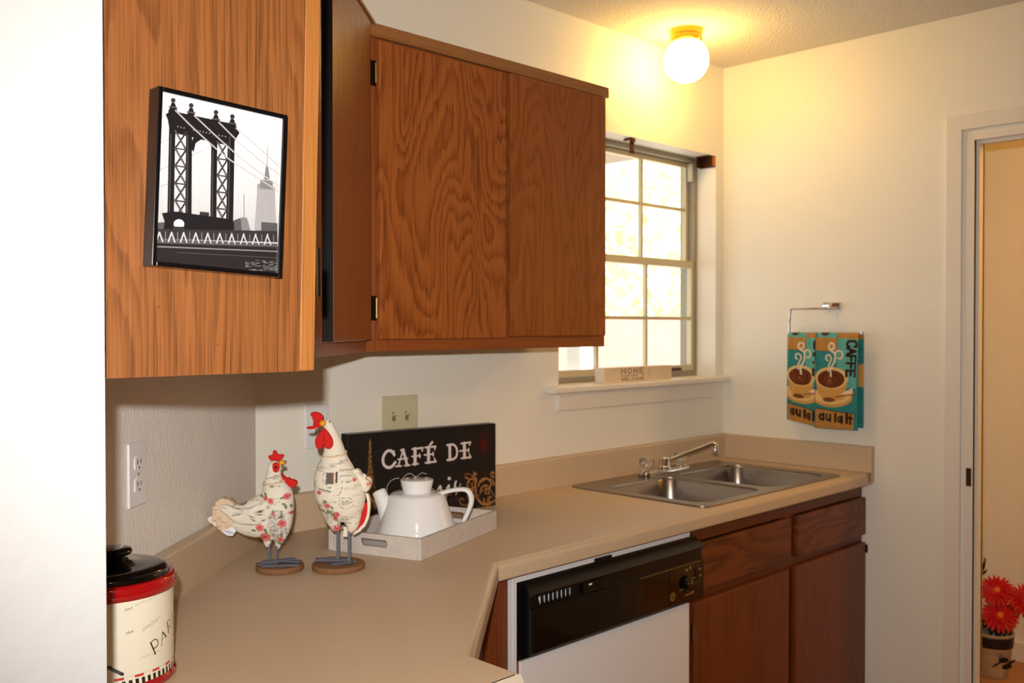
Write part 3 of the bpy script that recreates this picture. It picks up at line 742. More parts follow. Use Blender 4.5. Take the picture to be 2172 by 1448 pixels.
# tower: cornice, legs, arch
cv.poly([(190, 300), (175, 265), (210, 235), (640, 310), (690, 370), (672, 400), (655, 430), (640, 470), (255, 395), (205, 390)], G0)
for x in range(260, 640, 22): cv.ell(x, 345+(x-260)*.17, 5, 5, (.45, .45, .45), .8)
for x, y in ((228, 165), (352, 195), (524, 235), (638, 260)):
    cv.ell(x, y, 17, 17, G1); cv.poly([(x-12, y+15), (x+12, y+17), (x+26, y+60), (x+40, y+92), (x-38, y+80), (x-26, y+55)], G0); cv.line([(x-28, y+45), (x+28, y+50)], 3, G2)
for xa_, xb_, w_ in ((222, 210, 46), (338, 335, 44), (514, 508, 44), (632, 622, 50)):
    cv.poly([(xa_-w_/2, 330), (xa_+w_/2, 340), (xb_+w_/2, 1080), (xb_-w_/2, 1075)], G0); cv.line([(xa_-w_/5, 400), (xb_-w_/5, 1060)], 1.8, G2, .9)
cv.poly([(345, 480), (365, 420), (400, 385), (510, 405), (510, 520), (490, 470), (460, 435), (420, 430), (385, 455), (370, 520)], G0)
def xbr(xl, xr, yt, yb_, n, dyk=.12):
    h = (yb_-yt)/n
    for k in range(n):
        y0_, y1_ = yt+k*h, yt+(k+1)*h
        cv.line([(xl, y0_), (xr, y1_+8)], 5.0, G1); cv.line([(xr, y0_+8), (xl, y1_)], 4.4, G1); cv.line([(xl, y1_), (xr, y1_+8)], 3.6, G1); cv.line([(xl, y0_), (xr, y1_+8)], 1.2, G3, .6)
xbr(243, 318, 375, 980, 5); xbr(536, 604, 440, 1020, 5)
cv.poly([(150, 950), (240, 935), (610, 975), (655, 1000), (655, 1080), (160, 1080), (170, 1010)], G0)
cv.ell(270, 1022, 36, 32, (.80, .80, .81)); cv.poly([(230, 1040), (310, 1040), (310, 1075), (230, 1075)], G1)
# main cables in front
for p in ([(245, 235), (400, 380), (600, 545), (800, 670), (965, 770)], [(375, 265), (560, 430), (770, 600), (965, 730)], [(545, 305), (700, 450), (850, 570), (968, 650)], [(665, 340), (800, 450), (968, 595)]):
    cv.curve(p, 3.2, (.62, .61, .62), .95)
# deck and river
cv.poly([(100, 1062), (960, 1050), (962, 1130), (100, 1130)], G1); cv.poly([(100, 1150), (965, 1160), (965, 1360), (95, 1300)], (.13, .12, .12))
cv.poly([(100, 1128), (962, 1140), (962, 1165), (100, 1160)], G2)
for k in range(10):
    x = 135+k*84; cv.line([(x-22, 1148), (x, 1085+k*-1)], 3.0, (.68, .66, .68)); cv.line([(x+22, 1148), (x, 1085)], 3.0, (.68, .66, .68)); cv.line([(x+42, 1080), (x+42, 1140)], 1.2, G3)
cv.line([(100, 1185), (965, 1195)], 2.4, G3, .9); cv.line([(260, 1222), (950, 1240)], 1.2, G2); cv.line([(100, 1155), (965, 1160)], 1.4, G2)
for k in range(60):
    x = 730+rng.random()*210; y = 1262+rng.random()*75; cv.line([(x, y), (x+12+rng.random()*16, y)], 1.2, G3, .35+.4*rng.random())
grid_obj('photo_print', cv, lambda u, v: ((u-.5)*(FW-2*mw), np.full_like(u, -FD+.0035), FH-mw-v*(FH-2*mw)), 300, 390, M_photo, fo)

# ================================================================== OUTLETS + SWITCH
def outlet(name, p, ang, label, plate=M_plate, face=True):
    o = empty(name, p, ang, label=label, cat='outlet')
    b = B(); box(b, -.035, .035, -.0055, -.0003, -.0575, .0575, .0025); obj('face_plate', b, plate, o, world=False)
    for zc in (-.0195, .0195):
        b = B(); pts = [(.0165*max(-1, min(1, 1.25*math.cos(a))), zc+.0145*max(-1, min(1, 1.05*math.sin(a)))) for a in np.linspace(0, 2*PI, 28, endpoint=False)]
        prism(b, pts, -.0075, -.0053, .0005, tf=lambda x, z, y: (x, y, z)); s = obj('socket', b, plate, o, world=False)
        b = B()
        for sx, hh in ((-.0063, .0045), (.0063, .0037)): box(b, sx-.0011, sx+.0011, -.0079, -.0073, zc+.001-hh+.002, zc+.001+hh+.002)
        lathe(b, [(.0022, -.0079), (.0022, -.0073)], (0, 0), 10)
        n0 = len(b.verts)-20
        b.verts.ensure_lookup_table()
        for v in b.verts[n0:]: v.co = Vector((v.co.x, v.co.z, v.co.y+zc-.008))
        obj('slots', b, M_slot, s, world=False)
    b = B(); tube(b, [(0, -.0054, 0), (0, -.0066, 0)], .0028, 10); obj('screw', b, M_screw, o, world=False)
    return o
so = .6637
outlet('wall_outlet', (DX*so, DY*so, 1.1715), math.atan2(-DY, -DX), 'white duplex outlet on the angled corner wall above the canister')
outlet('wall_outlet', (.176, 0, 1.176), 0, 'white duplex outlet on the back wall behind the taller chicken')
sw = empty('light_switch', (.449, 0, 1.184), label='almond double toggle switch plate above the black cafe sign', cat='light switch')
b = B(); box(b, -.064, .064, -.0055, -.0003, -.058, .058, .0022); obj('face_plate', b, M_plateb, sw, world=False)
for x in (-.023, .023):
    b = B(); box(b, x-.006, x+.006, -.0062, -.0050, -.0125, .0125); s = obj('toggle_slot', b, M_togslot, sw, world=False)
    b = B(); vs = box(b, x-.0042, x+.0042, -.017, -.005, .000, .0085, .001)
    for v in b.verts: v.co.z += (-v.co.y-.005)*.45
    obj('toggle', b, M_plateb, sw, world=False)
    for z in (-.03, .03): b = B(); tube(b, [(x, -.0054, z), (x, -.0062, z)], .0026, 10); obj('screw', b, M_plateb, sw, world=False)

# ================================================================== CEILING LAMP
gx, gy, gz, gr = 1.576, -.181, 2.365, .0772
gl = empty('ceiling_lamp', (gx, gy, HC), label='round white glass globe ceiling lamp on a polished brass base', cat='lamp')
b = B(); lathe(b, [(0, HC-.0002), (.0575, HC-.0002), (.0565, HC-.02), (.055, HC-.022), (.055, HC-.036), (.050, HC-.042), (.043, HC-.043), (0, HC-.043)], (gx, gy), 48, cap=False); obj('brass_base', b, M_brass, gl, smooth=True, angle=25)
m, nt, bs = newmat('lit_globe_glass'); bs.inputs['Base Color'].default_value = (1, 1, 1, 1)
bs.inputs['Emission Color'].default_value = (1, .60, .15, 1); bs.inputs['Emission Strength'].default_value = 34
b = B(); bmesh.ops.create_uvsphere(b, u_segments=48, v_segments=24, radius=gr, matrix=Matrix.Translation((gx, gy, gz))); obj('globe', b, m, gl, smooth=True, angle=180)
for a in (0.4, 2.5, 4.6): b = B(); tube(b, [(gx+.048*math.cos(a), gy+.048*math.sin(a), HC-.038), (gx+.062*math.cos(a), gy+.062*math.sin(a), HC-.040)], .0025, 8); obj('set_screw', b, M_brass, gl)

# ================================================================== WINDOW ODDS AND ENDS
b = B(); box(b, 1.503, 1.524, .006, .012, 2.056, 2.104, .001); box(b, 1.503, 1.524, .0, .04, 2.1045, 2.1125, .001); box(b, 1.503, 1.524, .001, .006, 2.098, 2.1045); tube(b, [(1.5135, .006, 2.094), (1.5135, .002, 2.094)], .003, 8); tube(b, [(1.5135, .006, 2.064), (1.5135, .001, 2.064)], .003, 8)
settle(obj('blind_clip', b, M_tarn), label='small brown metal blind clip hanging from the top of the window opening', cat='bracket')
br = empty('blind_bracket', (2.025, .03, 2.07), label='rusty box bracket in the upper right corner of the window opening', cat='bracket')
b = B(); box(b, 2.034, 2.0385, .002, .075, 2.070, 2.113, .0005); box(b, 1.995, 2.034, .058, .062, 2.070, 2.113, .0005); box(b, 1.995, 2.034, .002, .058, 2.1095, 2.113, .0005); obj('bracket_plate', b, M_tarn, br)
b = B(); box(b, 2.022, 2.034, -.002, .006, 2.074, 2.110, .0008); obj('end_flap', b, M_tarnor, br, label='copper coloured end flap')

# HOME block
hb = empty('sill_sign', (1.535, .012, WZ0), label='small whitewashed wooden block reading HOME on the window sill', cat='sign')
b = B(); box(b, -.198, .198, -.020, .020, 0, .0525, .001); obj('block', b, mat('whitewashed_block', (.90, .86, .78), .6, var=.05, vscale=30), hb, world=False)
cv = Cv(400, 60, (.88, .80, .68))
for k in range(60): y = rng.random()*60; x = rng.random()*400; cv.line([(x, y), (x+40+rng.random()*90, y+rng.random()*2)], 1, (.76, .66, .54), .35)
BR = (.36, .26, .20)
def word(cv, s, x, y, w, h, gap, wd, c, a=1.0, serif=True):
    G = {'H': [[(0, 0), (0, 1)], [(1, 0), (1, 1)], [(0, .5), (1, .5)]], 'O': [[(.5, 0), (.12, .15), (0, .5), (.12, .85), (.5, 1), (.88, .85), (1, .5), (.88, .15), (.5, 0)]],
         'M': [[(0, 1), (.05, 0), (.5, .8), (.95, 0), (1, 1)]], 'E': [[(1, 0), (0, 0), (0, 1), (1, 1)], [(0, .5), (.8, .5)]], 'W': [[(0, 0), (.25, 1), (.5, .2), (.75, 1), (1, 0)]],
         'L': [[(0, 0), (0, 1), (1, 1)]], 'C': [[(1, .15), (.6, 0), (.15, .15), (0, .5), (.15, .85), (.6, 1), (1, .85)]], 'V': [[(0, 0), (.5, 1), (1, 0)]], 'R': [[(0, 1), (0, 0), (.7, 0), (.95, .25), (.7, .5), (0, .5)], [(.45, .5), (1, 1)]],
         'Y': [[(0, 0), (.5, .5), (1, 0)], [(.5, .5), (.5, 1)]], 'N': [[(0, 1), (0, 0), (1, 1), (1, 0)]], 'I': [[(.5, 0), (.5, 1)]], 'S': [[(1, .15), (.5, 0), (.05, .2), (.3, .45), (.8, .6), (.95, .82), (.5, 1), (0, .85)]],
         'A': [[(0, 1), (.5, 0), (1, 1)], [(.2, .62), (.8, .62)]], 'F': [[(1, 0), (0, 0), (0, 1)], [(0, .48), (.8, .48)]], 'P': [[(0, 1), (0, 0), (.75, 0), (1, .25), (.75, .52), (0, .52)]],
         'T': [[(0, 0), (1, 0)], [(.5, 0), (.5, 1)]], 'U': [[(0, 0), (0, .8), (.5, 1), (1, .8), (1, 0)]], ' ': []}
    for ch in s:
        for st in G[ch]:
            cv.line([(x+p*w, y+q*h) for p, q in st], wd, c, a)
            if serif:
                for p, q in (st[0], st[-1]):
                    if q in (0, 1): cv.line([(x+p*w-w*.18, y+q*h), (x+p*w+w*.18, y+q*h)], wd*.6, c, a)
        x += w+gap
word(cv, 'HOME', 98, 6, 22, 20, 13, 3.6, BR); word(cv, 'EVERYONE IS', 98, 32, 8, 7, 4.2, 1.6, BR, .9, False); word(cv, 'WELCOME', 98, 44, 14, 11, 5.5, 2.4, BR)
for k in range(6):
    y = 8+k*8; cv.line([(250, y), (262+rng.random()*14, y)], 2, BR, .45); cv.line([(20, y+3), (60, y+3)], 2, (.74, .62, .48), .35)
grid_obj('printed_face', cv, lambda u, v: ((u-.5)*.394, np.full_like(u, -.0204), .0515-v*.0505), 400, 60, M_print, hb)

# ================================================================== CAFE SIGN
sa, sb = Vector((.233, -.06, 0)), Vector((.709, -.12, 0)); SL = (sb-sa).length; SHh = .2395; SD = .037
cs = empty('cafe_sign', (*((sa+sb)/2).xy, ZC+.0003), math.atan2((sb-sa).y, (sb-sa).x), label='black wooden sign reading CAFE DE Paris leaning upright behind the teapot', cat='sign')
b = B(); box(b, -SL/2, SL/2, 0, SD, 0, SHh, .0012); obj('board', b, mat('sign_black', (.10, .085, .075), .35), cs, world=False)
cv = Cv(600, 302, (.115, .10, .095))
cv.H = homog([(137, 366), (1270, 279), (1270.6, 909.6), (138.3, 1070)], [(0, 0), (600, 0), (600, 302), (0, 302)])
for k in range(40):
    cv.ell(160+rng.random()*1100, 330+rng.random()*600, 20+rng.random()*50, 12+rng.random()*25, (.20, .175, .17), .12, rng.random()*3)
GD, GB, CW, CS = (.62, .42, .22), (.44, .29, .14), (.86, .82, .80), (.50, .40, .38)
# lattice tower
tw = [(302, 395), (310, 395), (318, 560), (330, 680), (352, 790), (360, 930), (262, 960), (272, 800), (284, 690), (294, 560)]
cv.poly(tw, (.38, .26, .14), .75)
for k in range(170):
    y = 400+rng.random()*540; hw = 5+max(0, (y-400))**1.35*.0085; x = 307+(rng.random()*2-1)*hw
    cv.ell(x, y, 2.5, 2.5, (.86, .62, .30), .35+.5*rng.random())
for y in (690, 775): cv.line([(280-(y-690)*.1, y+3), (334+(y-690)*.1, y-3)], 2.5, GD, .8)
cv.curve([(268, 950), (285, 880), (310, 862), (335, 878), (352, 935)], 2.5, GD, .8)
def slab_letters(dx, dy, col, al=1):
    o = lambda *p: [(x+dx, y+dy) for x, y in p]
    W1, W2 = 9.5, 5.0
    cv.curve(o((492, 520), (470, 492), (435, 495), (408, 540), (410, 590), (440, 618), (475, 610), (500, 578)), W1, col, al); cv.line(o((490, 492), (492, 528)), W2, col, al)
    cv.line(o((560, 482), (592, 600)), W1, col, al); cv.line(o((560, 484), (524, 605)), W2, col, al); cv.line(o((505, 610), (548, 606)), W2, col, al); cv.line(o((572, 604), (612, 600)), W2, col, al); cv.line(o((522, 556), (594, 548)), W2, col, al); cv.line(o((545, 486), (565, 482)), W2+2, col, al)
    cv.line(o((652, 475), (652, 592)), W1+2, col, al); cv.line(o((632, 477), (712, 467)), W2+1, col, al); cv.line(o((710, 466), (706, 492)), W2, col, al); cv.line(o((628, 534), (690, 527)), W2, col, al); cv.line(o((688, 516), (689, 540)), W2, col, al); cv.line(o((632, 594), (676, 590)), W2, col, al)
    cv.line(o((755, 463), (756, 578)), W1+2, col, al); cv.line(o((730, 465), (810, 457)), W2+1, col, al); cv.line(o((807, 456), (803, 480)), W2, col, al); cv.line(o((724, 522), (792, 515)), W2, col, al); cv.line(o((791, 504), (792, 528)), W2, col, al); cv.line(o((732, 583), (812, 573)), W2+1, col, al); cv.line(o((810, 574), (800, 548)), W2, col, al); cv.line(o((768, 444), (784, 424)), W2+3, col, al)
    cv.line(o((918, 446), (920, 558)), W1+1, col, al); cv.curve(o((900, 447), (945, 443), (968, 465), (975, 500), (968, 535), (945, 554), (900, 561)), W2+2.5, col, al)
    cv.line(o((1030, 432), (1032, 542)), W1+2, col, al); cv.line(o((1006, 434), (1078, 425)), W2+1, col, al); cv.line(o((1075, 424), (1071, 446)), W2, col, al); cv.line(o((995, 492), (1064, 484)), W2, col, al); cv.line(o((1063, 474), (1064, 498)), W2, col, al); cv.line(o((1008, 548), (1080, 540)), W2+1, col, al); cv.line(o((1078, 540), (1070, 516)), W2, col, al)
slab_letters(3, 4, (.45, .35, .33)); slab_letters(0, 0, CW)
# script word below, mostly behind the teapot
SCR = (.84, .81, .78)
cv.curve([(430, 850), (440, 760), (480, 712), (530, 700)], 2.0, SCR, .8); cv.curve([(545, 760), (560, 700), (610, 665), (660, 690), (700, 662), (740, 668)], 2.0, SCR, .8)
cv.curve([(560, 900), (590, 800), (620, 720), (680, 700), (700, 760), (650, 810), (600, 800)], 8, SCR); cv.curve([(720, 860), (740, 800), (790, 790), (780, 850), (730, 860), (800, 800), (800, 850)], 7, SCR)
cv.curve([(830, 790), (845, 762), (852, 790), (835, 850)], 7, SCR); cv.ell(915, 704, 13, 13, SCR); cv.curve([(880, 850), (895, 790), (912, 758), (905, 800), (890, 850)], 8.5, SCR)
cv.curve([(955, 800), (958, 745), (968, 725), (960, 760), (975, 790), (965, 830)], 6, SCR); cv.curve([(965, 830), (985, 800), (1000, 750), (1005, 745)], 3, SCR)
# seal
cv.ring(1180, 445, 60, 92, 3, (.30, .05, .05), .7); cv.ring(1180, 445, 50, 78, 1.5, (.30, .05, .05), .6)
for p in ([(1180, 380), (1180, 510)], [(1155, 450), (1205, 445)], [(1160, 480), (1180, 400), (1202, 475)], [(1150, 410), (1180, 470), (1212, 405)]): cv.curve(p, 6, (.34, .05, .05), .7)
cv.ell(1180, 460, 20, 30, (.34, .05, .05), .6)
# acanthus scrolls
def scroll(cx, cy, r, a0, turns, wd, c, sgn=1):
    pts = []
    for t in np.linspace(0, 1, 26):
        a = a0+sgn*t*turns*2*PI; rr_ = r*(1-t)**1.1+2; pts.append((cx+rr_*math.cos(a), cy+rr_*math.sin(a)*1.25))
    for i in range(len(pts)-1): cv.line(pts[i:i+2], wd*.72*(1-.5*i/len(pts)), c)
    for i in range(2, 22, 4): cv.ell(pts[i][0]+5, pts[i][1]+5, wd*1.25, wd*.6, c, .85, a0+i*.5)
scroll(1085, 760, 48, -.6, 1.1, 9, GD, -1); scroll(1070, 735, 60, -2.2, .6, 8, GB, 1); scroll(1200, 760, 58, PI, 1.15, 9, GD, 1); scroll(1200, 800, 45, PI-.3, 1.2, 8, GD, 1); scroll(1115, 700, 26, -1.2, .9, 7, GD, -1)
scroll(1250, 665, 20, 1.2, 1.0, 7, GD, 1); scroll(1210, 880, 30, -2.6, 1.1, 8, GD, -1); scroll(1070, 850, 34, .4, 1.1, 8, GB, -1); scroll(1015, 870, 26, 1.5, .9, 7, GB, 1); scroll(960, 860, 34, 2.5, .8, 3, (.30, .20, .22), 1)
cv.curve([(1118, 700), (1118, 800), (1130, 850), (1170, 900), (1240, 890)], 8, GD); cv.curve([(1118, 820), (1090, 880), (1040, 910), (1000, 900)], 7, GB); cv.curve([(1130, 850), (1170, 800), (1230, 800), (1262, 840)], 6, GB)
for x, y, a in ((1050, 700, .5), (1110, 668, 1.2), (1180, 715, -.5), (1235, 715, .3), (1150, 880, .9), (1190, 900, .4), (1255, 880, -.8), (1090, 790, .8), (920, 830, .1), (1255, 740, 1.2), (1225, 850, -.4)): cv.ell(x, y, 20, 8, GD, .9, a)
grid_obj('printed_face', cv, lambda u, v: ((u-.5)*(SL-.001), np.full_like(u, -.0004), SHh-.0006-v*(SHh-.001)), 600, 302, M_print, cs)

# ================================================================== TRAY + TEAPOT
ta = math.radians(19.3175); TL, TW_, TT = .3735, .252, .011
TN = Vector((.1299, -.4851, ZC))
tr = empty('serving_tray', (TN.x, TN.y, ZC+.0003), ta, label='whitewashed wooden tray with slot handles under the white teapot', cat='tray')
b = B(); box(b, TT, TL-TT, TT, TW_-TT, .002, .0105); obj('tray_floor', b, M_trayin, tr, world=False)
TZ = .048
b = B(); box(b, 0, TL, 0, TT, 0, TZ, .0012); obj('side_rail', b, M_tray, tr, world=False)
b = B(); box(b, 0, TL, TW_-TT, TW_, 0, TZ, .0012); obj('side_rail', b, M_tray, tr, world=False)
for x0 in (0, TL-TT):
    hl = rrect(TW_/2-.038, TW_/2+.038, .019, .037, .0088, 5)
    bm_ = filled([(TT+.0002, 0), (TW_-TT-.0002, 0), (TW_-TT-.0002, TZ), (TT+.0002, TZ)], hl, 0, TT)
    for v in bm_.verts: v.co = Vector((x0+v.co.z, v.co.x, v.co.y))
    obj('handle_end', bm_, M_tray, tr, world=False)
pc = Vector((.265, -.305))
tp = empty('teapot', (pc.x, pc.y, ZC+.0113), math.radians(-44.8), label='white ceramic teapot with flat lid standing in the wooden tray', cat='teapot')
HP = 1.0275-ZC-.0113
b = B()
lathe(b, [(0, .0), (.090, .0), (.0965, .003), (.0975, .010), (.0935, .022), (.0685, HP-.006), (.064, HP-.001), (.058, HP+.0012), (.040, HP+.002), (0, HP+.002)], (0, 0), 64, cap=False)
obj('body', b, M_ceram, tp, smooth=True, world=False, angle=50)
b = B(); lathe(b, [(.034, HP+.0022), (.0345, HP+.004), (.0405, HP+.0305), (.040, HP+.033), (.037, HP+.034), (0, HP+.0335)], (0, 0), 48); obj('lid', b, M_ceram, tp, smooth=True, world=False, angle=40)
b = B()
sp = [(-.063, 0, .022), (-.070, 0, .045), (-.079, 0, .070), (-.0875, 0, .092), (-.094, 0, HP+.004)]
rd = [.030, .024, .0195, .0178, .0168]
P5 = smooth_path([(*p, r) for p, r in zip(sp, rd)], 5)
tdir = Vector((-.0065, 0, .0145)).normalized(); tipc = Vector(sp[-1])
tube(b, [q[:3] for q in P5], 0, 28, radii=[q[3] for q in P5], cap=False)
# rim and inside of the spout mouth
ax_ = Vector((0, 1, 0)); bx_ = tdir.cross(ax_); rws = []
for d_, r_ in ((0, .0168), (.0012, .0160), (.0012, .0142), (-.001, .0132), (-.016, .0120)):
    rws.append([b.verts.new(tipc+tdir*d_+ax_*r_*math.cos(2*PI*k/28)+bx_*r_*math.sin(2*PI*k/28)) for k in range(28)])
for a_, c_ in zip(rws, rws[1:]):
    for k in range(28): b.faces.new((a_[k], a_[(k+1) % 28], c_[(k+1) % 28], c_[k]))
b.faces.new(rws[-1])
obj('spout', b, M_ceram, tp, smooth=True, world=False, angle=60)
b = B(); tube(b, [(-.0850, 0, .0845), (-.0862, 0, .0885), (-.0868, 0, .0900)], 0, 28, radii=[.0182, .0190, .0182]); obj('spout_band', b, M_ceram, tp, smooth=True, world=False)
b = B()
hp_ = smooth_path([(.052, 0, HP-.004, .006, .010), (.075, 0, HP+.004, .0055, .010), (.105, 0, HP+.0085, .0055, .0105), (.123, 0, HP+.006, .0062, .011), (.1325, 0, HP-.008, .007, .011), (.132, 0, HP-.028, .0066, .011), (.120, 0, HP-.058, .006, .010), (.104, 0, HP-.088, .0058, .010), (.090, 0, .012, .006, .010)], 6)
tube(b, [q[:3] for q in hp_], 0, 16, radii=[(q[4], q[3]) for q in hp_]); obj('handle', b, M_ceram, tp, smooth=True, world=False, angle=80)

# ================================================================== CANISTER
ca = Vector((-.6429, -.7057)); CR = .0885
cn_ = empty('canister', (ca.x, ca.y, ZC+.0003), label='cream ceramic PARIS canister with red rim and glossy black lid at the left', cat='canister')
b = B(); lathe(b, [(0, 0), (CR+.001, 0), (CR+.0035, .004), (CR+.0035, .009), (CR+.0005, .0125)], (0, 0), 96, cap=False); obj('red_foot', b, M_redg, cn_, smooth=True, world=False)
cv = Cv(1400, 300, (.90, .88, .80))
zt, zb_ = .1325, .0125     # local heights of the printed wall
def cz(a_deg, z): return ((a_deg+180)/360*1400, (zt-(z-ZC))/(zt-zb_)*300)
def czs(p): return [cz(*q) for q in p]
INK = (.20, .20, .16)
# P A R I S, rising to the right
def cl(pts, wd, a=1.0, c=INK): cv.line(czs(pts), wd, c, a)
cl([(-75, .9800), (-69.6, .9614)], 6.0); cl([(-75.8, .9795), (-73.8, .9806)], 1.8); cl([(-71, .9612), (-68.6, .9622)], 1.8); cv.curve(czs([(-74.6, .9802), (-70.5, .9826), (-66.6, .9795), (-66.6, .9728), (-70, .9702), (-72.2, .9712)]), 4.0, INK)
cl([(-59.6, .9882), (-53.6, .9788)], 6.0); cl([(-59.6, .9882), (-61.2, .9700)], 3.0); cl([(-60.6, .9765), (-55.8, .9808)], 1.8); cl([(-62.6, .9696), (-59.8, .9706)], 1.8); cl([(-54.8, .9780), (-52.2, .9800)], 1.8)
cl([(-51.5, .9990), (-48.5, .9820)], 5.5); cv.curve(czs([(-51.5, .9990), (-47.5, 1.0010), (-44.6, .9975), (-46, .9930), (-49.8, .9918)]), 2.4, INK); cl([(-48, .9922), (-42, .9850)], 2.6)
cl([(-38.5, 1.008), (-36, .990)], 3.6); cv.curve(czs([(-26, 1.012), (-30, 1.014), (-32, 1.009), (-28, 1.005), (-25, 1.000), (-28, .996), (-32, .998)]), 3.2, INK)
cv.curve(czs([(-122, .953), (-114, .958), (-110, .954), (-102, .9455)]), 12, (.16, .17, .19)); cv.curve(czs([(-118, .962), (-108, .950), (-104, .949)]), 6, (.30, .32, .36))
FN = (.70, .68, .60)
for (a0, z0_, a1, z1_) in ((-90.8, 1.0399, -68.4, 1.0435), (-82.8, 1.0036, -62.8, 1.0137), (-84, 1.0006, -66, 1.0098), (-86.1, .9629, -61.6, .9640), (-100, 1.035, -93, 1.036), (-99, 1.002, -92, 1.003)):
    for k in range(34):
        t = k/34; a_ = a0+(a1-a0)*t; z_ = z0_+(z1_-z0_)*t; cl([(a_, z_+rng.normal()*.0006), (a_+.5, z_+rng.normal()*.0012)], 1.2, .75, (.55, .54, .50))
for off in (0, 28, -60, 70, 130):
    if off: 
        for k in range(30): a_ = -75+off+rng.random()*20; z_ = .95+rng.random()*.09; cl([(a_, z_), (a_+1, z_+rng.normal()*.001)], 1.2, .6, (.55, .54, .50))
# piano-key border
zk0, zk1 = ZC+zb_, .9405
cv.poly([(0, cz(0, zk1)[1]), (1400, cz(0, zk1)[1]), (1400, 300), (0, 300)], (.90, .88, .80), raw=True)
for k in range(60):
    a_ = -180+k*6.0; cv.poly(czs([(a_, zk0-.001), (a_+3.2, zk0-.001), (a_+2.6, zk1-.0055), (a_-.6, zk1-.0055)]), (.08, .10, .09), raw=True)
    if k % 3 == 0: cv.poly(czs([(a_-1, zk1-.0035), (a_+7.5, zk1-.0035), (a_+7.5, zk1), (a_-1, zk1)]), (.80, .20, .16), raw=True)
cv.line([(0, cz(0, zk1)[1]), (1400, cz(0, zk1)[1])], 1.2, (.3, .3, .25), .6, raw=True)
grid_obj('printed_wall', cv, lambda u, v: (CR*np.cos((u*360-180)*PI/180), CR*np.sin((u*360-180)*PI/180), zt-v*(zt-zb_)), 1400, 160, M_glaze, cn_, True)
b = B(); lathe(b, [(CR-.001, zt-.001), (CR+.003, zt+.001), (CR+.0045, zt+.006), (CR+.0045, zt+.017), (CR+.002, zt+.0215), (CR-.005, zt+.022), (CR-.012, zt+.016)], (0, 0), 96, cap=False); obj('red_rim', b, M_redg, cn_, smooth=True, world=False, angle=60)
b = B(); lathe(b, [(CR-.012, zt+.017), (CR-.0065, zt+.018), (CR-.005, zt+.024), (CR-.008, zt+.031), (CR-.018, zt+.0345), (CR-.030, zt+.035), (.034, zt+.0375), (.026, zt+.041), (.0235, zt+.045), (0, zt+.046)], (0, 0), 96, cap=False); ld = obj('lid', b, M_black, cn_, smooth=True, world=False, angle=60)
b = B(); lathe(b, [(.020, zt+.044), (.021, zt+.047), (.029, zt+.050), (.0315, zt+.0545), (.029, zt+.0585), (.020, zt+.0605), (0, zt+.061)], (0, 0), 48); obj('knob', b, M_black, ld, smooth=True, world=False, angle=60)

# ================================================================== CLOTH CHICKENS
def ring_loft(bm, spine, n=28):
    """spine rows (u, w, r_inplane, depth_radius); u right, w up; rings stand across the spine"""
    rows = []; S = smooth_path(spine, 6)
    for i, (u, w, r, dp) in enumerate(S):
        a = S[max(i-1, 0)]; c = S[min(i+1, len(S)-1)]; t = np.array([c[0]-a[0], c[1]-a[1]]); t /= np.hypot(*t)+1e-9; nn = (-t[1], t[0])
        r = max(r, .0006); dp = max(dp, .0006)
        rows.append([bm.verts.new((u+nn[0]*r*math.cos(k*2*PI/n), dp*math.sin(k*2*PI/n), w+nn[1]*r*math.cos(k*2*PI/n))) for k in range(n)])
    for a, c in zip(rows, rows[1:]):
        for k in range(n): bm.faces.new((a[k], a[(k+1) % n], c[(k+1) % n], c[k]))
    bm.faces.new(rows[0][::-1]); bm.faces.new(rows[-1])
def fused(name, parts, voxel, parent, cvs, uvf, m):
    bm = B()
    for s in parts: ring_loft(bm, s)
    me = bpy.data.meshes.new('tmp'); bmesh.ops.recalc_face_normals(bm, faces=bm.faces); bm.to_mesh(me); bm.free()
    o = bpy.data.objects.new('tmp', me); COL.objects.link(o)
    md = o.modifiers.new('r', 'REMESH'); md.mode = 'VOXEL'; md.voxel_size = voxel; md.use_smooth_shade = True
    ms = o.modifiers.new('s', 'SMOOTH'); ms.factor = .5; ms.iterations = 14
    dg = bpy.context.evaluated_depsgraph_get(); me2 = bpy.data.meshes.new_from_object(o.evaluated_get(dg)); me2.name = name
    bpy.data.objects.remove(o); bpy.data.meshes.remove(me)
    n = len(me2.vertices); co = np.empty(n*3, np.float32); me2.vertices.foreach_get('co', co); co = co.reshape(-1, 3)
    u, v = uvf(co); paint(me2, cvs.sample(u, v)); me2.materials.clear(); me2.materials.append(m)
    o = bpy.data.objects.new(name, me2); COL.objects.link(o); o.parent = parent; return o
def flat(bm, pts, y0, y1, bev=.001, K=None, sm=3):
    P = smooth_path(list(pts)+[pts[0]], sm)[:-1] if sm else pts
    prism(bm, [K(p) for p in P], y0, y1, bev, tf=lambda a, b_, d: (a, d, b_))
CREAM, INKF, PINK, ROSE, GRN, DG = (.90, .87, .80), (.17, .17, .14), (.86, .48, .46), (.74, .22, .22), (.42, .50, .30), (.22, .30, .16)
def rose(cv, x, y, r):
    cv.ell(x, y, r, r*.95, PINK); 
    for k in range(5): cv.ring(x+rng.normal()*r*.15, y+rng.normal()*r*.15, r*(.25+.13*k), r*(.22+.12*k), 2.2, ROSE, .7, rng.random()*6, rng.random()*6+3.5)
    cv.ell(x, y, r*.32, r*.3, ROSE, .8)
def leafp(cv, x, y, r, a): cv.ell(x, y, r, r*.5, GRN, .95, a); cv.line([(x-r*math.cos(a), y-r*math.sin(a)), (x+r*math.cos(a), y+r*math.sin(a))], 1.5, DG, .7)
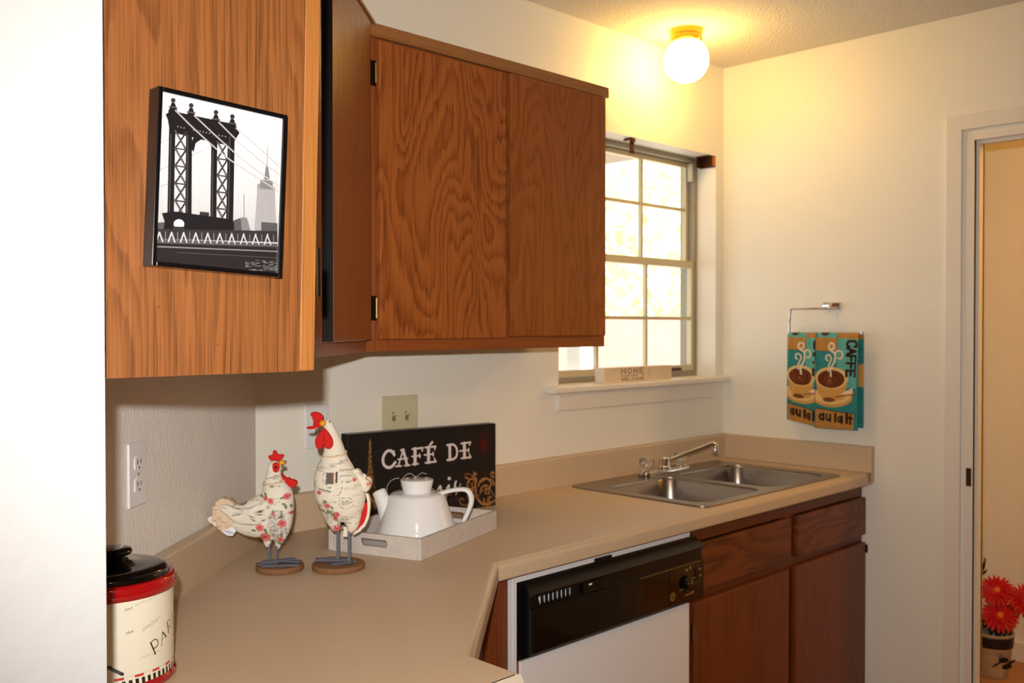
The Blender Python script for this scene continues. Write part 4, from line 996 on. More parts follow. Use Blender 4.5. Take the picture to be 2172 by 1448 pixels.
def script(cv, x, y, w, n=1, size=9, c=INKF, al=.85, slope=0):
    for j in range(n):
        X = x; P = []
        while X < x+w:
            P.append((X, y+j*size*1.9+slope*(X-x)+rng.normal()*size*.45)); X += size*.55
        if len(P) > 2: cv.curve(P, 3.0, c, al, 3)
def stamp(cv, x, y, r, c=INKF):
    for k in range(22):
        a = k/22*2*PI; cv.line([(x+r*math.cos(a), y+r*.85*math.sin(a)), (x+r*1.13*math.cos(a+.12), y+r*.95*math.sin(a+.12))], 2.6, c, .85)
    script(cv, x-r*.6, y-r*.25, r*1.1, 2, 8, c)
RZC = math.radians(-44.8)
S1 = 1.0094e-3/3.81
# ---- hen (smaller)
def KH(p): return ((p[0]-587)*S1, (1390-p[1])*S1-.0035)
hen = empty('chicken_figurine', (-.131, -.329, ZC+.0003), RZC, label='smaller cloth hen with red comb, facing right, tail towards the corner', cat='figurine')
cv2 = Cv(760, 1280, CREAM); rng = np.random.default_rng(11)
for k in range(75): script(cv2, 40+rng.random()*600, 500+rng.random()*680, 40+rng.random()*60, 1, 7, (.45, .43, .38), .6)
cv2.ell(585, 1000, 70, 130, (.70, .67, .64), .6)
for k in range(220): cv2.ell(530+rng.random()*120, 880+rng.random()*270, 4+rng.random()*7, 3+rng.random()*4, (.90, .89, .86) if k % 2 else (.50, .46, .44), .75, rng.random()*3)
for k in range(3): cv2.line([(525, 612+k*14), (585, 608+k*14)], 3.4, INKF, .9)
script(cv2, 470, 630, 40, 1, 7); script(cv2, 520, 690, 90, 1, 8); script(cv2, 300, 770, 90, 2, 8); cv2.ell(285, 825, 48, 26, (.46, .43, .42), .9)
for x, y, r in ((450, 1015, 33), (482, 1102, 42), (625, 985, 33), (660, 770, 27), (540, 802, 25), (495, 785, 22), (600, 1125, 26), (562, 905, 14), (692, 905, 16)): rose(cv2, x, y, r)
for x, y, r, a in ((458, 772, 19, .1), (495, 757, 21, 1.0), (400, 1040, 20, .2), (495, 1045, 25, 1.3), (430, 1108, 18, .4), (630, 780, 18, -.5), (655, 850, 20, 1.2), (640, 828, 16, .3), (560, 880, 14, 1.1), (620, 932, 22, -.3), (590, 1155, 24, .8), (612, 1085, 20, 1.4), (520, 1135, 16, .1), (690, 850, 16, 1.3), (545, 690, 16, .1)): leafp(cv2, x, y, r, a)
def sp_h(rows, k=.62): return [(KH((u, w))[0], KH((u, w))[1], r*S1, (d if d else r*k)*S1) for u, w, r, d in rows]
hen_parts = [sp_h([(552, 494, 16, 0), (550, 508, 38, 0), (548, 535, 54, 48), (543, 580, 58, 50), (540, 630, 68, 58), (548, 680, 92, 76), (560, 740, 122, 98), (570, 810, 130, 112), (572, 880, 130, 116), (575, 950, 122, 110), (585, 1020, 100, 88), (588, 1090, 66, 58), (578, 1150, 36, 34), (568, 1200, 19, 20), (567, 1214, 10, 10)]),
             sp_h([(640, 880, 60, 60), (590, 890, 150, 108), (520, 925, 172, 112), (450, 945, 180, 112), (390, 955, 165, 104), (330, 960, 145, 90), (270, 955, 122, 70), (215, 945, 100, 50), (165, 940, 75, 30), (140, 938, 50, 18)]),
             sp_h([(500, 1060, 60, 40), (490, 1120, 44, 36), (486, 1165, 28, 26), (486, 1196, 14, 14)])]
fused('body', hen_parts, .0022, hen, cv2, lambda co: ((co[:, 0]/S1+587)/760, (1390-(co[:, 2]+.0035)/S1)/1280), M_fabric)
def collar(root, K, c, rx, ry, tilt, r, S):
    q = K(c); b = B(); P = []
    for k in range(40):
        a = 2*PI*k/40; P.append((q[0]+rx*S*math.cos(a), ry*S*math.sin(a), q[1]+tilt*rx*S*math.cos(a)-.004*math.sin(a)*-1+.0008*math.sin(a*9)))
    P.append(P[0]); tube(b, P, r, 8, cap=False)
    for v in b.verts: v.co += mnoise.noise_vector(v.co*300)*.0012
    obj('collar', b, M_lace, root, smooth=True, world=False, angle=180)
collar(hen, KH, (545, 662), 84, 68, .18, .0030, S1)
# wing: lens shape on the near side
b = B(); wl = [(120, 845), (180, 835), (250, 862), (340, 862), (420, 835), (490, 800), (535, 835), (545, 900), (500, 960), (430, 995), (340, 995), (250, 975), (190, 925), (140, 885)]
def lens(bm, pts, K, y_edge, bulge, thick):
    P = [K(p) for p in smooth_path(list(pts)+[pts[0]], 4)[:-1]]; c = (sum(p[0] for p in P)/len(P), sum(p[1] for p in P)/len(P)); rows = []
    for f in (1, .93, .8, .6, .35, .12): rows.append([bm.verts.new((c[0]+(p[0]-c[0])*f, y_edge(p)-bulge*math.sqrt(max(0, 1-f*f)), c[1]+(p[1]-c[1])*f)) for p in P])
    back = [bm.verts.new((p[0], y_edge(p)+thick, p[1])) for p in P]; n = len(P)
    for a, q in zip([back]+rows, rows):
        for k in range(n): bm.faces.new((a[k], a[(k+1) % n], q[(k+1) % n], q[k]))
    bm.faces.new(rows[-1]); bm.faces.new(back[::-1])
cvw = Cv(760, 1280, CREAM); stamp(cvw, 275, 905, 45)
for p in ([(380, 890), (400, 900), (385, 920), (405, 925)], [(375, 940), (405, 950), (400, 975)], [(425, 850), (450, 890), (470, 930), (490, 960)], [(440, 880), (480, 900), (470, 935)], [(160, 850), (200, 880), (190, 900)], [(455, 870), (490, 890)]): cvw.curve(p, 7, (.16, .16, .13), 1)
for k in range(34):
    t = k/34; cvw.line([(230+t*270, 850-t*40), (233+t*270, 862-t*40)], 2, INKF, .7)
cvw.curve([(230, 972), (340, 990), (440, 988), (510, 945), (538, 890), (522, 835)], 4, (.40, .38, .33), .9)
def ypl(base, kx): return lambda p: base+kx*p[0]
lens(b, wl, KH, lambda p: -.0265-.055*(p[0]+.03) if False else -.0245-(p[0]+.09)*.06, .007, .006)
o = obj('wing', b, M_fabric, hen, smooth=True, world=False, angle=70)
co = np.array([v.co for v in o.data.vertices]); paint(o.data, cvw.sample((co[:, 0]/S1+587)/760, (1390-(co[:, 2]+.0035)/S1)/1280))
random.seed(9)
b = B(); flat(b, [(150, 790), (205, 810), (235, 850), (190, 860), (150, 850), (170, 900), (215, 950), (250, 1000), (215, 1050), (170, 1065), (130, 1040), (100, 1000), (70, 960), (60, 900), (75, 840), (110, 800)], -.014, .012, .004, KH, 3); 
for px_, py_, r_ in ((95, 870, 34), (120, 920, 40), (85, 950, 30), (150, 960, 38), (190, 1000, 34), (150, 840, 32), (175, 900, 34), (120, 1000, 32), (215, 965, 26), (130, 1035, 24)):
    q = KH((px_, py_)); m_ = Matrix.Translation((q[0], -.012, q[1])) @ Matrix.Rotation(random.uniform(-.8, .8), 4, 'Y') @ Matrix.Diagonal((1.25, .55, .75, 1)); bmesh.ops.create_uvsphere(b, u_segments=14, v_segments=9, radius=r_*S1, matrix=m_)
for v in b.verts:
    n_ = mnoise.noise_vector(v.co*260); v.co += n_*.0022
obj('lace_tail', b, M_lace, hen, smooth=True, world=False, angle=70, label='peach lace tail ruffle')
b = B(); flat(b, [(10, 960), (40, 938), (75, 945), (105, 1000), (150, 1045), (110, 1040), (70, 1010), (35, 995)], -.008, .002, .002, KH, 3); obj('tail_tip', b, M_cream, hen, smooth=True, world=False)
b = B(); flat(b, [(130, 1050), (180, 1040), (220, 1012), (255, 1045), (225, 1090), (180, 1085)], -.019, -.013, .001, KH, 0); rb = obj('ribbon', b, M_ribbon, hen, world=False, label='white ribbon with grey stripes')
b = B()
for k in range(3): tube(b, [(*[KH((150+k*22, 1052+k*8))[0]], -.0193, KH((150+k*22, 1052+k*8))[1]), (KH((205+k*20, 1046+k*10))[0], -.0193, KH((205+k*20, 1046+k*10))[1])], .0005, 5)
obj('stripe', b, M_grey, rb, world=False)
b = B(); flat(b, [(520, 495), (497, 465), (510, 448), (530, 455), (535, 420), (548, 408), (568, 425), (572, 450), (600, 440), (627, 452), (612, 475), (590, 492)], -.004, .004, .002, KH, 2); obj('comb', b, M_red, hen, smooth=True, world=False)
b = B(); flat(b, [(598, 592), (622, 618), (660, 640), (715, 650), (733, 672), (718, 700), (690, 710), (655, 695), (625, 655)], -.006, .006, .003, KH, 3); obj('wattle', b, M_red, hen, smooth=True, world=False)
b = B(); tube(b, [(KH((594, 512))[0], 0, KH((594, 512))[1]), (KH((618, 508))[0], 0, KH((618, 508))[1]), (KH((634, 520))[0], 0, KH((634, 520))[1])], 0, 12, radii=[.0058, .0048, .0008]); obj('beak', b, M_yel, hen, smooth=True, world=False)
b = B(); flat(b, [(545, 510), (572, 500), (597, 515), (600, 550), (580, 582), (552, 578), (542, 545)], -.0145, -.0115, .0008, KH, 2); ey = obj('eye_patch', b, M_red, hen, smooth=True, world=False)
b = B(); bmesh.ops.create_uvsphere(b, u_segments=12, v_segments=8, radius=.0026, matrix=Matrix.Translation((KH((570, 541))[0], -.0148, KH((570, 541))[1]))); obj('eye', b, M_dot, ey, smooth=True, world=False)
def legs(root, K, specs, toes, rb, zb):
    for (u, w0, w1, wd, y) in specs:
        b = B(); p = K((u, w0)); q = K((u, w1)); box(b, p[0]-wd*S1/2, p[0]+wd*S1/2, y-.0012, y+.0012, zb, p[1]+.003, .0004); obj('leg', b, M_grey, root, world=False)
    for (x0, y0, x1, y1, wd, zz) in toes:
        b = B(); d = Vector((x1-x0, y1-y0, 0)); n = Vector((-d.y, d.x, 0)).normalized()*wd*.65
        prism(b, [(x0+n.x, y0+n.y), (x1+n.x, y1+n.y), (x1-n.x, y1-n.y), (x0-n.x, y0-n.y)], zb+zz, zb+zz+.0034, .0005); obj('toe', b, M_grey, root, world=False)
    b = B(); lathe(b, [(0, 0), (rb-.002, 0), (rb, .003), (rb, zb-.003), (rb-.002, zb-.0003), (0, zb-.0003)], (0, 0), 48); obj('base_disc', b, M_cork, root, smooth=True, world=False, angle=40)
legs(hen, KH, [(489, 1170, 1260, 22, .010), (567, 1190, 1290, 17, -.008)],
     [(-.047, -.012, .006, .022, .011, .0002), (-.038, .002, .020, .020, .010, .0024), (-.032, -.026, .044, -.016, .010, .0002), (-.010, .004, .045, -.004, .011, .0046), (-.006, -.008, .030, .012, .011, .0068)], .0505, .0125)
# ---- rooster (taller)
S2 = 1.0151e-3/3.81
def KR(p): return ((p[0]-1057)*S2, (1392-p[1])*S2-.0035)
roo = empty('chicken_figurine', (-.0355, -.408, ZC+.0003), RZC, label='taller cloth rooster with drooping red comb and double wattle, turned to the front', cat='figurine')
cv3 = Cv(620, 1280, CREAM); cv3.H = np.array([[1, 0, -800], [0, 1, 0], [0, 0, 1.0]])
for k in range(60): script(cv3, 850+rng.random()*380, 500+rng.random()*520, 40+rng.random()*60, 1, 7, (.48, .46, .40), .55)
cv3.ell(935, 640, 1, 1, INKF); cv3.ring(985, 635, 32, 48, 2.5, INKF, .9); cv3.poly([(982, 588), (1040, 585), (1042, 678), (978, 680)], (.42, .38, .35)); cv3.poly([(1060, 582), (1075, 580), (1073, 672), (1058, 672)], (.30, .28, .25))
cv3.line([(1044, 586), (1044, 676)], 3, PINK); 
for k in range(4): cv3.line([(918, 712+k*11), (1020, 706+k*11)], 3.2, INKF, .9)
script(cv3, 900, 560, 70, 2, 9, INKF, .9); script(cv3, 1080, 500, 60, 2, 8); script(cv3, 1090, 570, 90, 1, 8); script(cv3, 1080, 615, 100, 1, 8, (.5, .47, .4)); script(cv3, 1100, 660, 80, 1, 7)
script(cv3, 1000, 540, 50, 1, 10); cv3.curve([(1080, 770), (1105, 730), (1110, 700)], 4, INKF, .9); cv3.curve([(1020, 780), (1040, 700), (1045, 680)], 7, (.95, .93, .9), .9)
stamp(cv3, 885, 690, 30); stamp(cv3, 1140, 830, 52); script(cv3, 1090, 945, 70, 2, 13, INKF, .9); script(cv3, 1120, 1000, 60, 1, 8); script(cv3, 980, 820, 90, 1, 8, (.5, .47, .4))
cv3.ell(1000, 970, 60, 90, (.74, .70, .66), .4)
for x, y, r in ((920, 750, 20), (985, 855, 26), (1060, 925, 27), (1045, 960, 24), (1050, 1050, 34), (1200, 650, 16)): rose(cv3, x, y, r)
for x, y, r, a in ((970, 820, 18, .3), (1025, 865, 18, .9), (1000, 900, 24, .5), (980, 915, 20, -.5), (1030, 930, 20, 1.2), (945, 900, 20, .6), (960, 830, 14, -.2)): leafp(cv3, x, y, r, a)
for k in range(70): cv3.ell(960+rng.random()*110, 880+rng.random()*170, 4+rng.random()*8, 3+rng.random()*3, (.36, .40, .32) if k % 3 else (.9, .88, .84), .5, rng.random()*3)
def sp_r(rows, k=.66): return [(KR((u, w))[0], KR((u, w))[1], r*S2, (d if d else r*k)*S2) for u, w, r, d in rows]
roo_parts = [sp_r([(972, 168, 12, 0), (972, 180, 26, 22), (978, 215, 42, 40), (992, 265, 50, 46), (1008, 320, 60, 52), (1020, 380, 76, 66), (1026, 430, 88, 78), (1028, 480, 108, 92), (1030, 550, 146, 112), (1036, 640, 178, 126), (1060, 730, 200, 132), (1085, 810, 196, 132), (1095, 880, 176, 120), (1098, 940, 140, 98), (1098, 980, 90, 70), (1098, 1000, 40, 40)]),
             sp_r([(1000, 880, 90, 80), (1010, 965, 68, 62), (1030, 1030, 46, 46), (1044, 1068, 34, 32), (1047, 1082, 16, 16)]),
             sp_r([(1150, 890, 110, 80), (1165, 965, 80, 62), (1168, 1030, 54, 46), (1154, 1075, 30, 28), (1148, 1098, 14, 14)])]
fused('body', roo_parts, .0022, roo, cv3, lambda co: ((co[:, 0]/S2+1057-800)/620, (1392-(co[:, 2]+.0035)/S2)/1280), M_fabric)
collar(roo, KR, (1028, 452), 93, 82, .12, .0026, S2)
b = B(); flat(b, [(940, 195), (915, 208), (870, 225), (812, 232), (810, 248), (850, 252), (900, 238), (935, 222)], -.007, .002, .003, KR, 3)
flat(b, [(945, 190), (915, 185), (870, 195), (858, 215), (880, 228), (925, 215)], -.009, -.001, .003, KR, 3)
flat(b, [(945, 165), (925, 130), (880, 112), (842, 120), (840, 145), (862, 165), (880, 200), (930, 200)], -.006, .004, .003, KR, 3)
flat(b, [(960, 170), (985, 185), (1010, 225), (1025, 262), (1008, 258), (985, 220), (965, 190)], -.003, .006, .002, KR, 3); obj('comb', b, M_red, roo, smooth=True, world=False, angle=60)
for pts, yy in (([(955, 235), (915, 280), (885, 330), (888, 385), (912, 408), (940, 395), (955, 350), (960, 290)], -.016), ([(958, 235), (990, 270), (1022, 320), (1030, 370), (1010, 402), (980, 402), (955, 375), (950, 300)], -.019)):
    b = B(); lens(b, pts, KR, lambda p, yy=yy: yy, .004, .005); obj('wattle', b, M_red, roo, smooth=True, world=False, angle=70)
b = B(); bmesh.ops.create_uvsphere(b, u_segments=20, v_segments=12, radius=.0068, matrix=Matrix.Translation((KR((945, 200))[0], -.0155, KR((945, 200))[1]))); obj('beak', b, M_yel, roo, smooth=True, world=False, angle=180)
for x, y in ((995, 190), (884, 254)): b = B(); bmesh.ops.create_uvsphere(b, u_segments=8, v_segments=6, radius=.0016, matrix=Matrix.Translation((KR((x, y))[0], -.008, KR((x, y))[1]))); obj('eye', b, M_dot, roo, smooth=True, world=False)
b = B(); flat(b, [(1180, 580), (1215, 570), (1245, 600), (1262, 640), (1300, 660), (1320, 700), (1300, 750), (1270, 755), (1230, 720), (1195, 690), (1178, 640)], -.012, .010, .004, KR, 3)
o = obj('wing', b, M_fabric, roo, smooth=True, world=False, angle=70); cvq = Cv(620, 1280, CREAM); cvq.H = cv3.H.copy()
rose(cvq, 1200, 645, 20); rose(cvq, 1262, 700, 26); rose(cvq, 1302, 690, 16); leafp(cvq, 1215, 600, 18, .4); leafp(cvq, 1235, 660, 18, 1.2); leafp(cvq, 1210, 690, 14, .2)
co = np.array([v.co for v in o.data.vertices]); paint(o.data, cvq.sample((co[:, 0]/S2+1057-800)/620, (1392-(co[:, 2]+.0035)/S2)/1280))
b = B(); flat(b, [(1270, 650), (1300, 640), (1325, 665), (1318, 720), (1300, 755), (1278, 740)], .004, .014, .003, KR, 3); obj('lace_tuft', b, M_lace, roo, smooth=True, world=False)
b = B(); flat(b, [(1275, 770), (1300, 780), (1314, 840), (1310, 930), (1292, 1000), (1255, 1060), (1200, 1098), (1170, 1108), (1185, 1085), (1240, 1045), (1275, 985), (1292, 920), (1292, 840)], -.002, .012, .002, KR, 3); obj('tail_feather', b, M_cream, roo, smooth=True, world=False)
b = B(); flat(b, [(1268, 860), (1292, 850), (1290, 930), (1272, 985), (1238, 1040), (1190, 1080), (1165, 1090), (1180, 1060), (1215, 1030), (1240, 960)], .002, .008, .0015, KR, 3); obj('red_lining', b, M_red, roo, smooth=True, world=False)
b = B(); flat(b, [(1095, 1050), (1118, 1050), (1125, 1090), (1132, 1125), (1110, 1132), (1085, 1125), (1098, 1100)], .006, .010, .001, KR, 0); obj('hang_tag', b, M_cream, roo, world=False)
legs(roo, KR, [(1047, 1065, 1240, 24, .006), (1150, 1085, 1300, 24, -.012)],
     [(-.052, .012, .018, .022, .012, .0002), (-.030, .004, .024, .014, .012, .0024), (-.012, -.022, .034, .006, .013, .0002), (.022, -.020, .026, .000, .012, .0024), (-.048, .002, -.010, .016, .010, .0046)], .0567, .0125)

# ================================================================== TOWEL HOLDER + TOWELS
XB = W-.042
th_ = empty('towel_holder', (W, -.45, 1.51), label='chrome swing arm towel holder mounted on the right wall', cat='towel holder')
b = B(); box(b, W-.012, W-.0003, -.500, -.432, 1.4985, 1.5245, .004); tube(b, [(W-.012, -.47, 1.5035), (XB, -.475, 1.5035)], .006, 10); obj('wall_plate', b, M_chrome, th_, smooth=True)
b = B(); rr_ = .0036
tube(b, smooth_path([(XB, -.505, 1.502), (XB, -.42, 1.502), (XB, -.335, 1.5015), (XB, -.322, 1.499), (XB, -.319, 1.488), (XB, -.317, 1.45), (XB, -.316, 1.418), (XB, -.318, 1.409), (XB, -.328, 1.4062), (XB, -.44, 1.4062), (XB, -.585, 1.4062), (XB, -.598, 1.4085), (XB, -.6, 1.419)], 5), rr_, 10); obj('arm', b, M_chrome, th_, smooth=True)
TEAL, TEAL2, TAN, BRN, CUP, CUP2 = (.16, .50, .50), (.36, .66, .62), (.70, .50, .24), (.26, .13, .08), (.88, .74, .48), (.80, .60, .32)
def draw_towel(cv):
    T_ = TEAL
    cv.poly([(480, 430), (940, 430), (940, 1400), (480, 1400)], TEAL)
    cv.poly([(700, 430), (900, 430), (885, 980), (700, 980)], TEAL2); cv.poly([(490, 470), (706, 475), (706, 610), (490, 605)], TAN); cv.poly([(505, 430), (706, 430), (704, 475), (505, 470)], TEAL2); cv.ell(580, 432, 45, 22, BRN)
    cv.poly([(706, 430), (925, 435), (925, 490), (706, 475)], TAN); cv.line([(706, 440), (700, 690)], 3, BRN, .8); cv.line([(490, 607), (706, 612)], 3, BRN, .8)
    for k in range(260):
        x = 490+rng.random()*440; y = 620+rng.random()*740; cv.ell(x, y, 9+rng.random()*12, 6+rng.random()*8, TEAL2 if k % 2 else (.10, .38, .38), .12)
    cv.ell(650, 1075, 195, 100, CUP2); cv.ell(648, 1060, 178, 85, CUP); cv.ell(690, 1062, 90, 45, (.70, .50, .26), .6)
    cv.poly([(490, 880), (800, 880), (790, 980), (745, 1060), (700, 1115), (590, 1120), (520, 1040)], CUP2); cv.ell(625, 1100, 62, 24, (.46, .27, .14))
    cv.ell(648, 880, 160, 112, CUP); cv.ell(645, 890, 132, 92, (.38, .17, .08)); cv.ring(640, 900, 60, 34, 5, (.56, .30, .14), .8); cv.ell(635, 905, 26, 14, (.60, .34, .17), .8); cv.ring(645, 890, 100, 66, 5, (.48, .24, .11), .6)
    cv.poly([(735, 1040), (845, 975), (850, 1035)], (.93, .82, .68)); cv.line([(690, 1070), (875, 1030)], 7, (.50, .30, .16))
    WS = (.88, .82, .72)
    cv.curve([(648, 860), (645, 790), (680, 720), (690, 650), (670, 620), (640, 600), (622, 565), (640, 530), (672, 540), (676, 575), (655, 590)], 11, WS); cv.curve([(620, 810), (625, 750), (650, 690), (630, 650), (600, 655), (595, 690), (612, 705)], 9, WS); cv.curve([(690, 650), (700, 610), (735, 605), (755, 640), (740, 680), (712, 678)], 9, WS)
    cv.poly([(500, 1195), (862, 1235), (862, 1390), (500, 1390)], TAN); cv.line([(500, 1192), (862, 1233)], 5, BRN)
    D_ = (.17, .09, .06); y = 1240
    cv.ring(553, 1278, 17, 27, 13, D_); cv.line([(574, 1246), (574, 1308)], 13, D_)
    cv.curve([(606, 1248), (606, 1290), (622, 1308), (640, 1290)], 13, D_); cv.line([(644, 1250), (644, 1314)], 13, D_)
    for p in ([(692, 1240), (692, 1318)], [(754, 1262), (754, 1324)], [(796, 1240), (796, 1326)], [(828, 1252), (828, 1332)], [(816, 1275), (848, 1278)]): cv.line(p, 14, D_)
    cv.ring(733, 1293, 14, 24, 12, D_)
    # CAFFE running down
    for k, ch in enumerate('CAFFE'):
        t0 = 505+k*74; x1_, x0_ = 884-k*4, 800-k*2
        m_ = lambda p, q: (x0_+(x1_-x0_)*(1-q), t0+p*58)   # letter rotated a quarter turn
        G = {'C': [[(1, .1), (.9, .9), (.1, .9), (0, .1)]], 'A': [[(0, 1), (.5, 0), (1, 1)], [(.25, .6), (.75, .6)]], 'F': [[(0, 1), (0, 0)], [(0, 0), (1, 0)], [(0, .5), (.8, .5)]], 'E': [[(0, 1), (0, 0)], [(0, 0), (1, 0)], [(0, .5), (.8, .5)], [(0, 1), (1, 1)]]}
        if ch == 'C': cv.curve([m_(.95, .15), m_(1.0, .5), m_(.85, .9), m_(.5, 1.0), m_(.15, .9), m_(0, .5), m_(.05, .15)] if False else [m_(.95, .2), m_(.98, .0), m_(.5, -.02), m_(.1, .15), m_(.02, .5), m_(.1, .85), m_(.5, 1.0), m_(.98, .95), m_(.95, .75)], 15, D_)
        else:
            for st in G[ch]: cv.line([(m_(p, q)[0], m_(p, q)[1]) for p, q in st], 14, D_)
def towel(name, label, x0c, x1c, yl, yr, zt_, zbl, zbr, xo, seed, narrow):
    o = empty(name, (XB, (yl+yr)/2, 1.41), label=label, cat='towel', group=None)
    cv = Cv(170 if narrow else 260, 560, TEAL)
    s_ = 1.0
    if narrow:
        H0 = homog([(x0c, 430), (x1c, 430), (x1c, 1380), (x0c, 1380)], [(0, 0), (cv.w, 0), (cv.w, 560), (0, 560)])
    else: H0 = homog([(x0c, 430), (x1c, 430), (x1c, 1395), (x0c, 1395)], [(0, 0), (cv.w, 0), (cv.w, 560), (0, 560)])
    cv.H = H0; draw_towel(cv)
    cy = (yl+yr)/2
    def fn(u, v):
        y = yl+(yr-yl)*u-cy; zb2 = zbl+(zbr-zbl)*u
        wv = .0025*np.sin(u*9+seed)*np.minimum(1, v*3)+.0015*np.sin(u*21+v*4+seed)
        x = -xo-.0065-.004*np.sin(np.minimum(v*9, 1)*PI/2)+wv-.002*v
        z = zt_-1.41-(zt_-zb2)*v
        roll = np.maximum(0, .022-v)/.022; x = x+roll**2*(xo+.0065+.004-.0005); z = z+.004*(1-(1-roll)**2)
        return x, y, z
    f = grid_obj('front_fold', cv, fn, cv.w, 280, M_terry, o, True)
    md = f.modifiers.new('cloth_thickness', 'SOLIDIFY'); md.thickness = .003; md.offset = -1
    return o, fn
t2, fn2 = towel('dish_towel', 'teal dish towel reading CAFFE au lait, wider right one of the hanging pair', 490, 900, -.427, -.5895, 1.4105, 1.064, 1.066, .001, .4, False)
t1, fn1 = towel('dish_towel', 'teal dish towel with a coffee cup, narrower left one of the hanging pair', 490-322+322, 785+25, -.313, -.4262, 1.4105, 1.088, 1.070, .0, 2.2, True)
for o_, ya_, yb_, zb_2, c_ in ((t1, -.3145, -.420, 1.10, (.14, .42, .42)), (t2, -.435, -.604, 1.075, (.18, .50, .50))):
    cvb = Cv(60, 120, c_)
    for k in range(40): cvb.ell(rng.random()*60, rng.random()*120, 8, 5, (.10, .38, .38), .25)
    cvb.poly([(44, 42), (60, 38), (60, 68), (44, 66)], CUP2, raw=True)
    cvb.poly([(0, 0), (60, 0), (60, 7), (0, 7)], TAN, raw=True)
    cy = o_.location.y
    f = grid_obj('back_fold', cvb, lambda u, v: (.0055+.0012*np.sin(u*11), ya_+(yb_-ya_)*u-cy, -.0005-(1.4095-zb_2)*v), 60, 120, M_terry, o_, True)
    md = f.modifiers.new('cloth_thickness', 'SOLIDIFY'); md.thickness = .003; md.offset = 0

# ================================================================== BUCKET OF GERBERAS in the hall
bx, by = 2.955, -.745
bk = empty('flower_bucket', (bx, by, 0), label='small galvanized bucket with dark ribbon standing on the hall floor beyond the doorway', cat='bucket')
b = B(); lathe(b, [(0, .001), (.055, .001), (.057, .004), (.076, .175), (.079, .178), (.079, .182), (.074, .182), (.056, .02), (0, .02)], (bx, by), 40, cap=False); obj('pail', b, M_foil, bk, smooth=True, angle=40)
b = B(); lathe(b, [(.0735, .125), (.0765, .150), (.0765, .168), (.0745, .170)], (bx, by), 40, cap=False); obj('ribbon_band', b, M_leafd, bk, smooth=True)
b = B()
for k, (dx, dz) in enumerate(((.0, .085), (.022, .075), (-.02, .07), (.012, .06))):
    px_, py_ = bx-.05+dx, by-.052-dx*.9
    vs = [b.verts.new((px_+.018*math.cos(a)-.002*k, py_-.018*math.cos(a)*.8-.004, dz+.012*math.sin(a+k))) for a in np.linspace(0, 2*PI, 9)[:-1]]
    b.faces.new(vs)
obj('bow', b, M_leafd, bk)
def gerbera(c, nrm, r, label, stemto):
    o = empty('gerbera_flower', (stemto[0], stemto[1], stemto[2]), label=label, cat='flower')
    nrm = Vector(nrm).normalized(); q = nrm.to_track_quat('Z', 'Y').to_matrix().to_4x4(); T = Matrix.Translation(c) @ q
    b = B()
    for lay, (n, rr, zz) in enumerate(((22, r, 0), (20, r*.88, .004), (16, r*.62, .008))):
        for k in range(n):
            a = 2*PI*k/n+lay*.15+random.uniform(-.05, .05); w_ = rr*.13; lift = zz+random.uniform(-.002, .004)
            P = [(r*.12, -w_*.4, zz), (rr*.6, -w_, zz+.006), (rr, -w_*.3, lift), (rr, w_*.3, lift), (rr*.6, w_, zz+.006), (r*.12, w_*.4, zz)]
            vs = [b.verts.new(T @ Vector((x*math.cos(a)-y*math.sin(a), x*math.sin(a)+y*math.cos(a), z))) for x, y, z in P]; b.faces.new(vs)
    obj('petals', b, M_petal, o)
    b = B(); bmesh.ops.create_uvsphere(b, u_segments=16, v_segments=8, radius=r*.17, matrix=T @ Matrix.Translation((0, 0, .009)) @ Matrix.Diagonal((1, 1, .5, 1))); obj('flower_centre', b, M_fcent, o, smooth=True)
    b = B(); tube(b, smooth_path([stemto, ((c[0]+stemto[0])/2, (c[1]+stemto[1])/2, (c[2]+stemto[2])/2+.01), (c[0]-nrm.x*.01, c[1]-nrm.y*.01, c[2]-nrm.z*.01)], 4), .0035, 8); obj('stem', b, M_green, o, smooth=True)
cam_d = Vector((-.7, -.35, .35))
gerbera((2.914, -.783, .262), cam_d, .072, 'red gerbera flower in the hall bucket, lowest and nearest of the bunch', (bx-.01, by, .03))
gerbera((2.945, -.76, .352), cam_d+Vector((0, .1, .3)), .070, 'red gerbera flower in the hall bucket, highest of the bunch', (bx+.005, by+.02, .03))
gerbera((2.985, -.855, .320), (-.5, -.7, .4), .070, 'red gerbera flower in the hall bucket, partly cut off at the picture edge', (bx+.02, by-.01, .03))
sd = empty('dried_seed_head', (bx-.03, by+.03, .03), label='dark dried seed head on a stalk at the back of the bucket', cat='dried flower')
b = B()
for k in range(46):
    a = random.uniform(0, 2*PI); r_ = random.uniform(0, .028); z_ = .425+random.uniform(0, .055)
    tube(b, [(2.93, -.70, .40), (2.93+r_*math.cos(a), -.70+r_*math.sin(a), z_)], .0018, 4)
obj('bristles', b, M_leafd, sd)
b = B(); tube(b, smooth_path([(bx-.03, by+.03, .03), (2.925, -.70, .22), (2.93, -.70, .405)], 4), .003, 8); obj('stalk', b, M_green, sd, smooth=True)
b = B()
for k in range(18):
    a = random.uniform(0, 2*PI); x_, y_ = bx+.055*math.cos(a), by+.055*math.sin(a)
    P = [(x_, y_, .165), (x_+.012*math.cos(a)-.012*math.sin(a), y_+.012*math.sin(a)+.012*math.cos(a), .20), (x_+.022*math.cos(a), y_+.022*math.sin(a), .235), (x_+.012*math.cos(a)+.012*math.sin(a), y_+.012*math.sin(a)-.012*math.cos(a), .20)]
    b.faces.new([b.verts.new(p) for p in P])
o = obj('bucket_greenery', b, M_green); tag(o, 'dark green leaves filling the top of the bucket', 'leaves', kind='stuff')

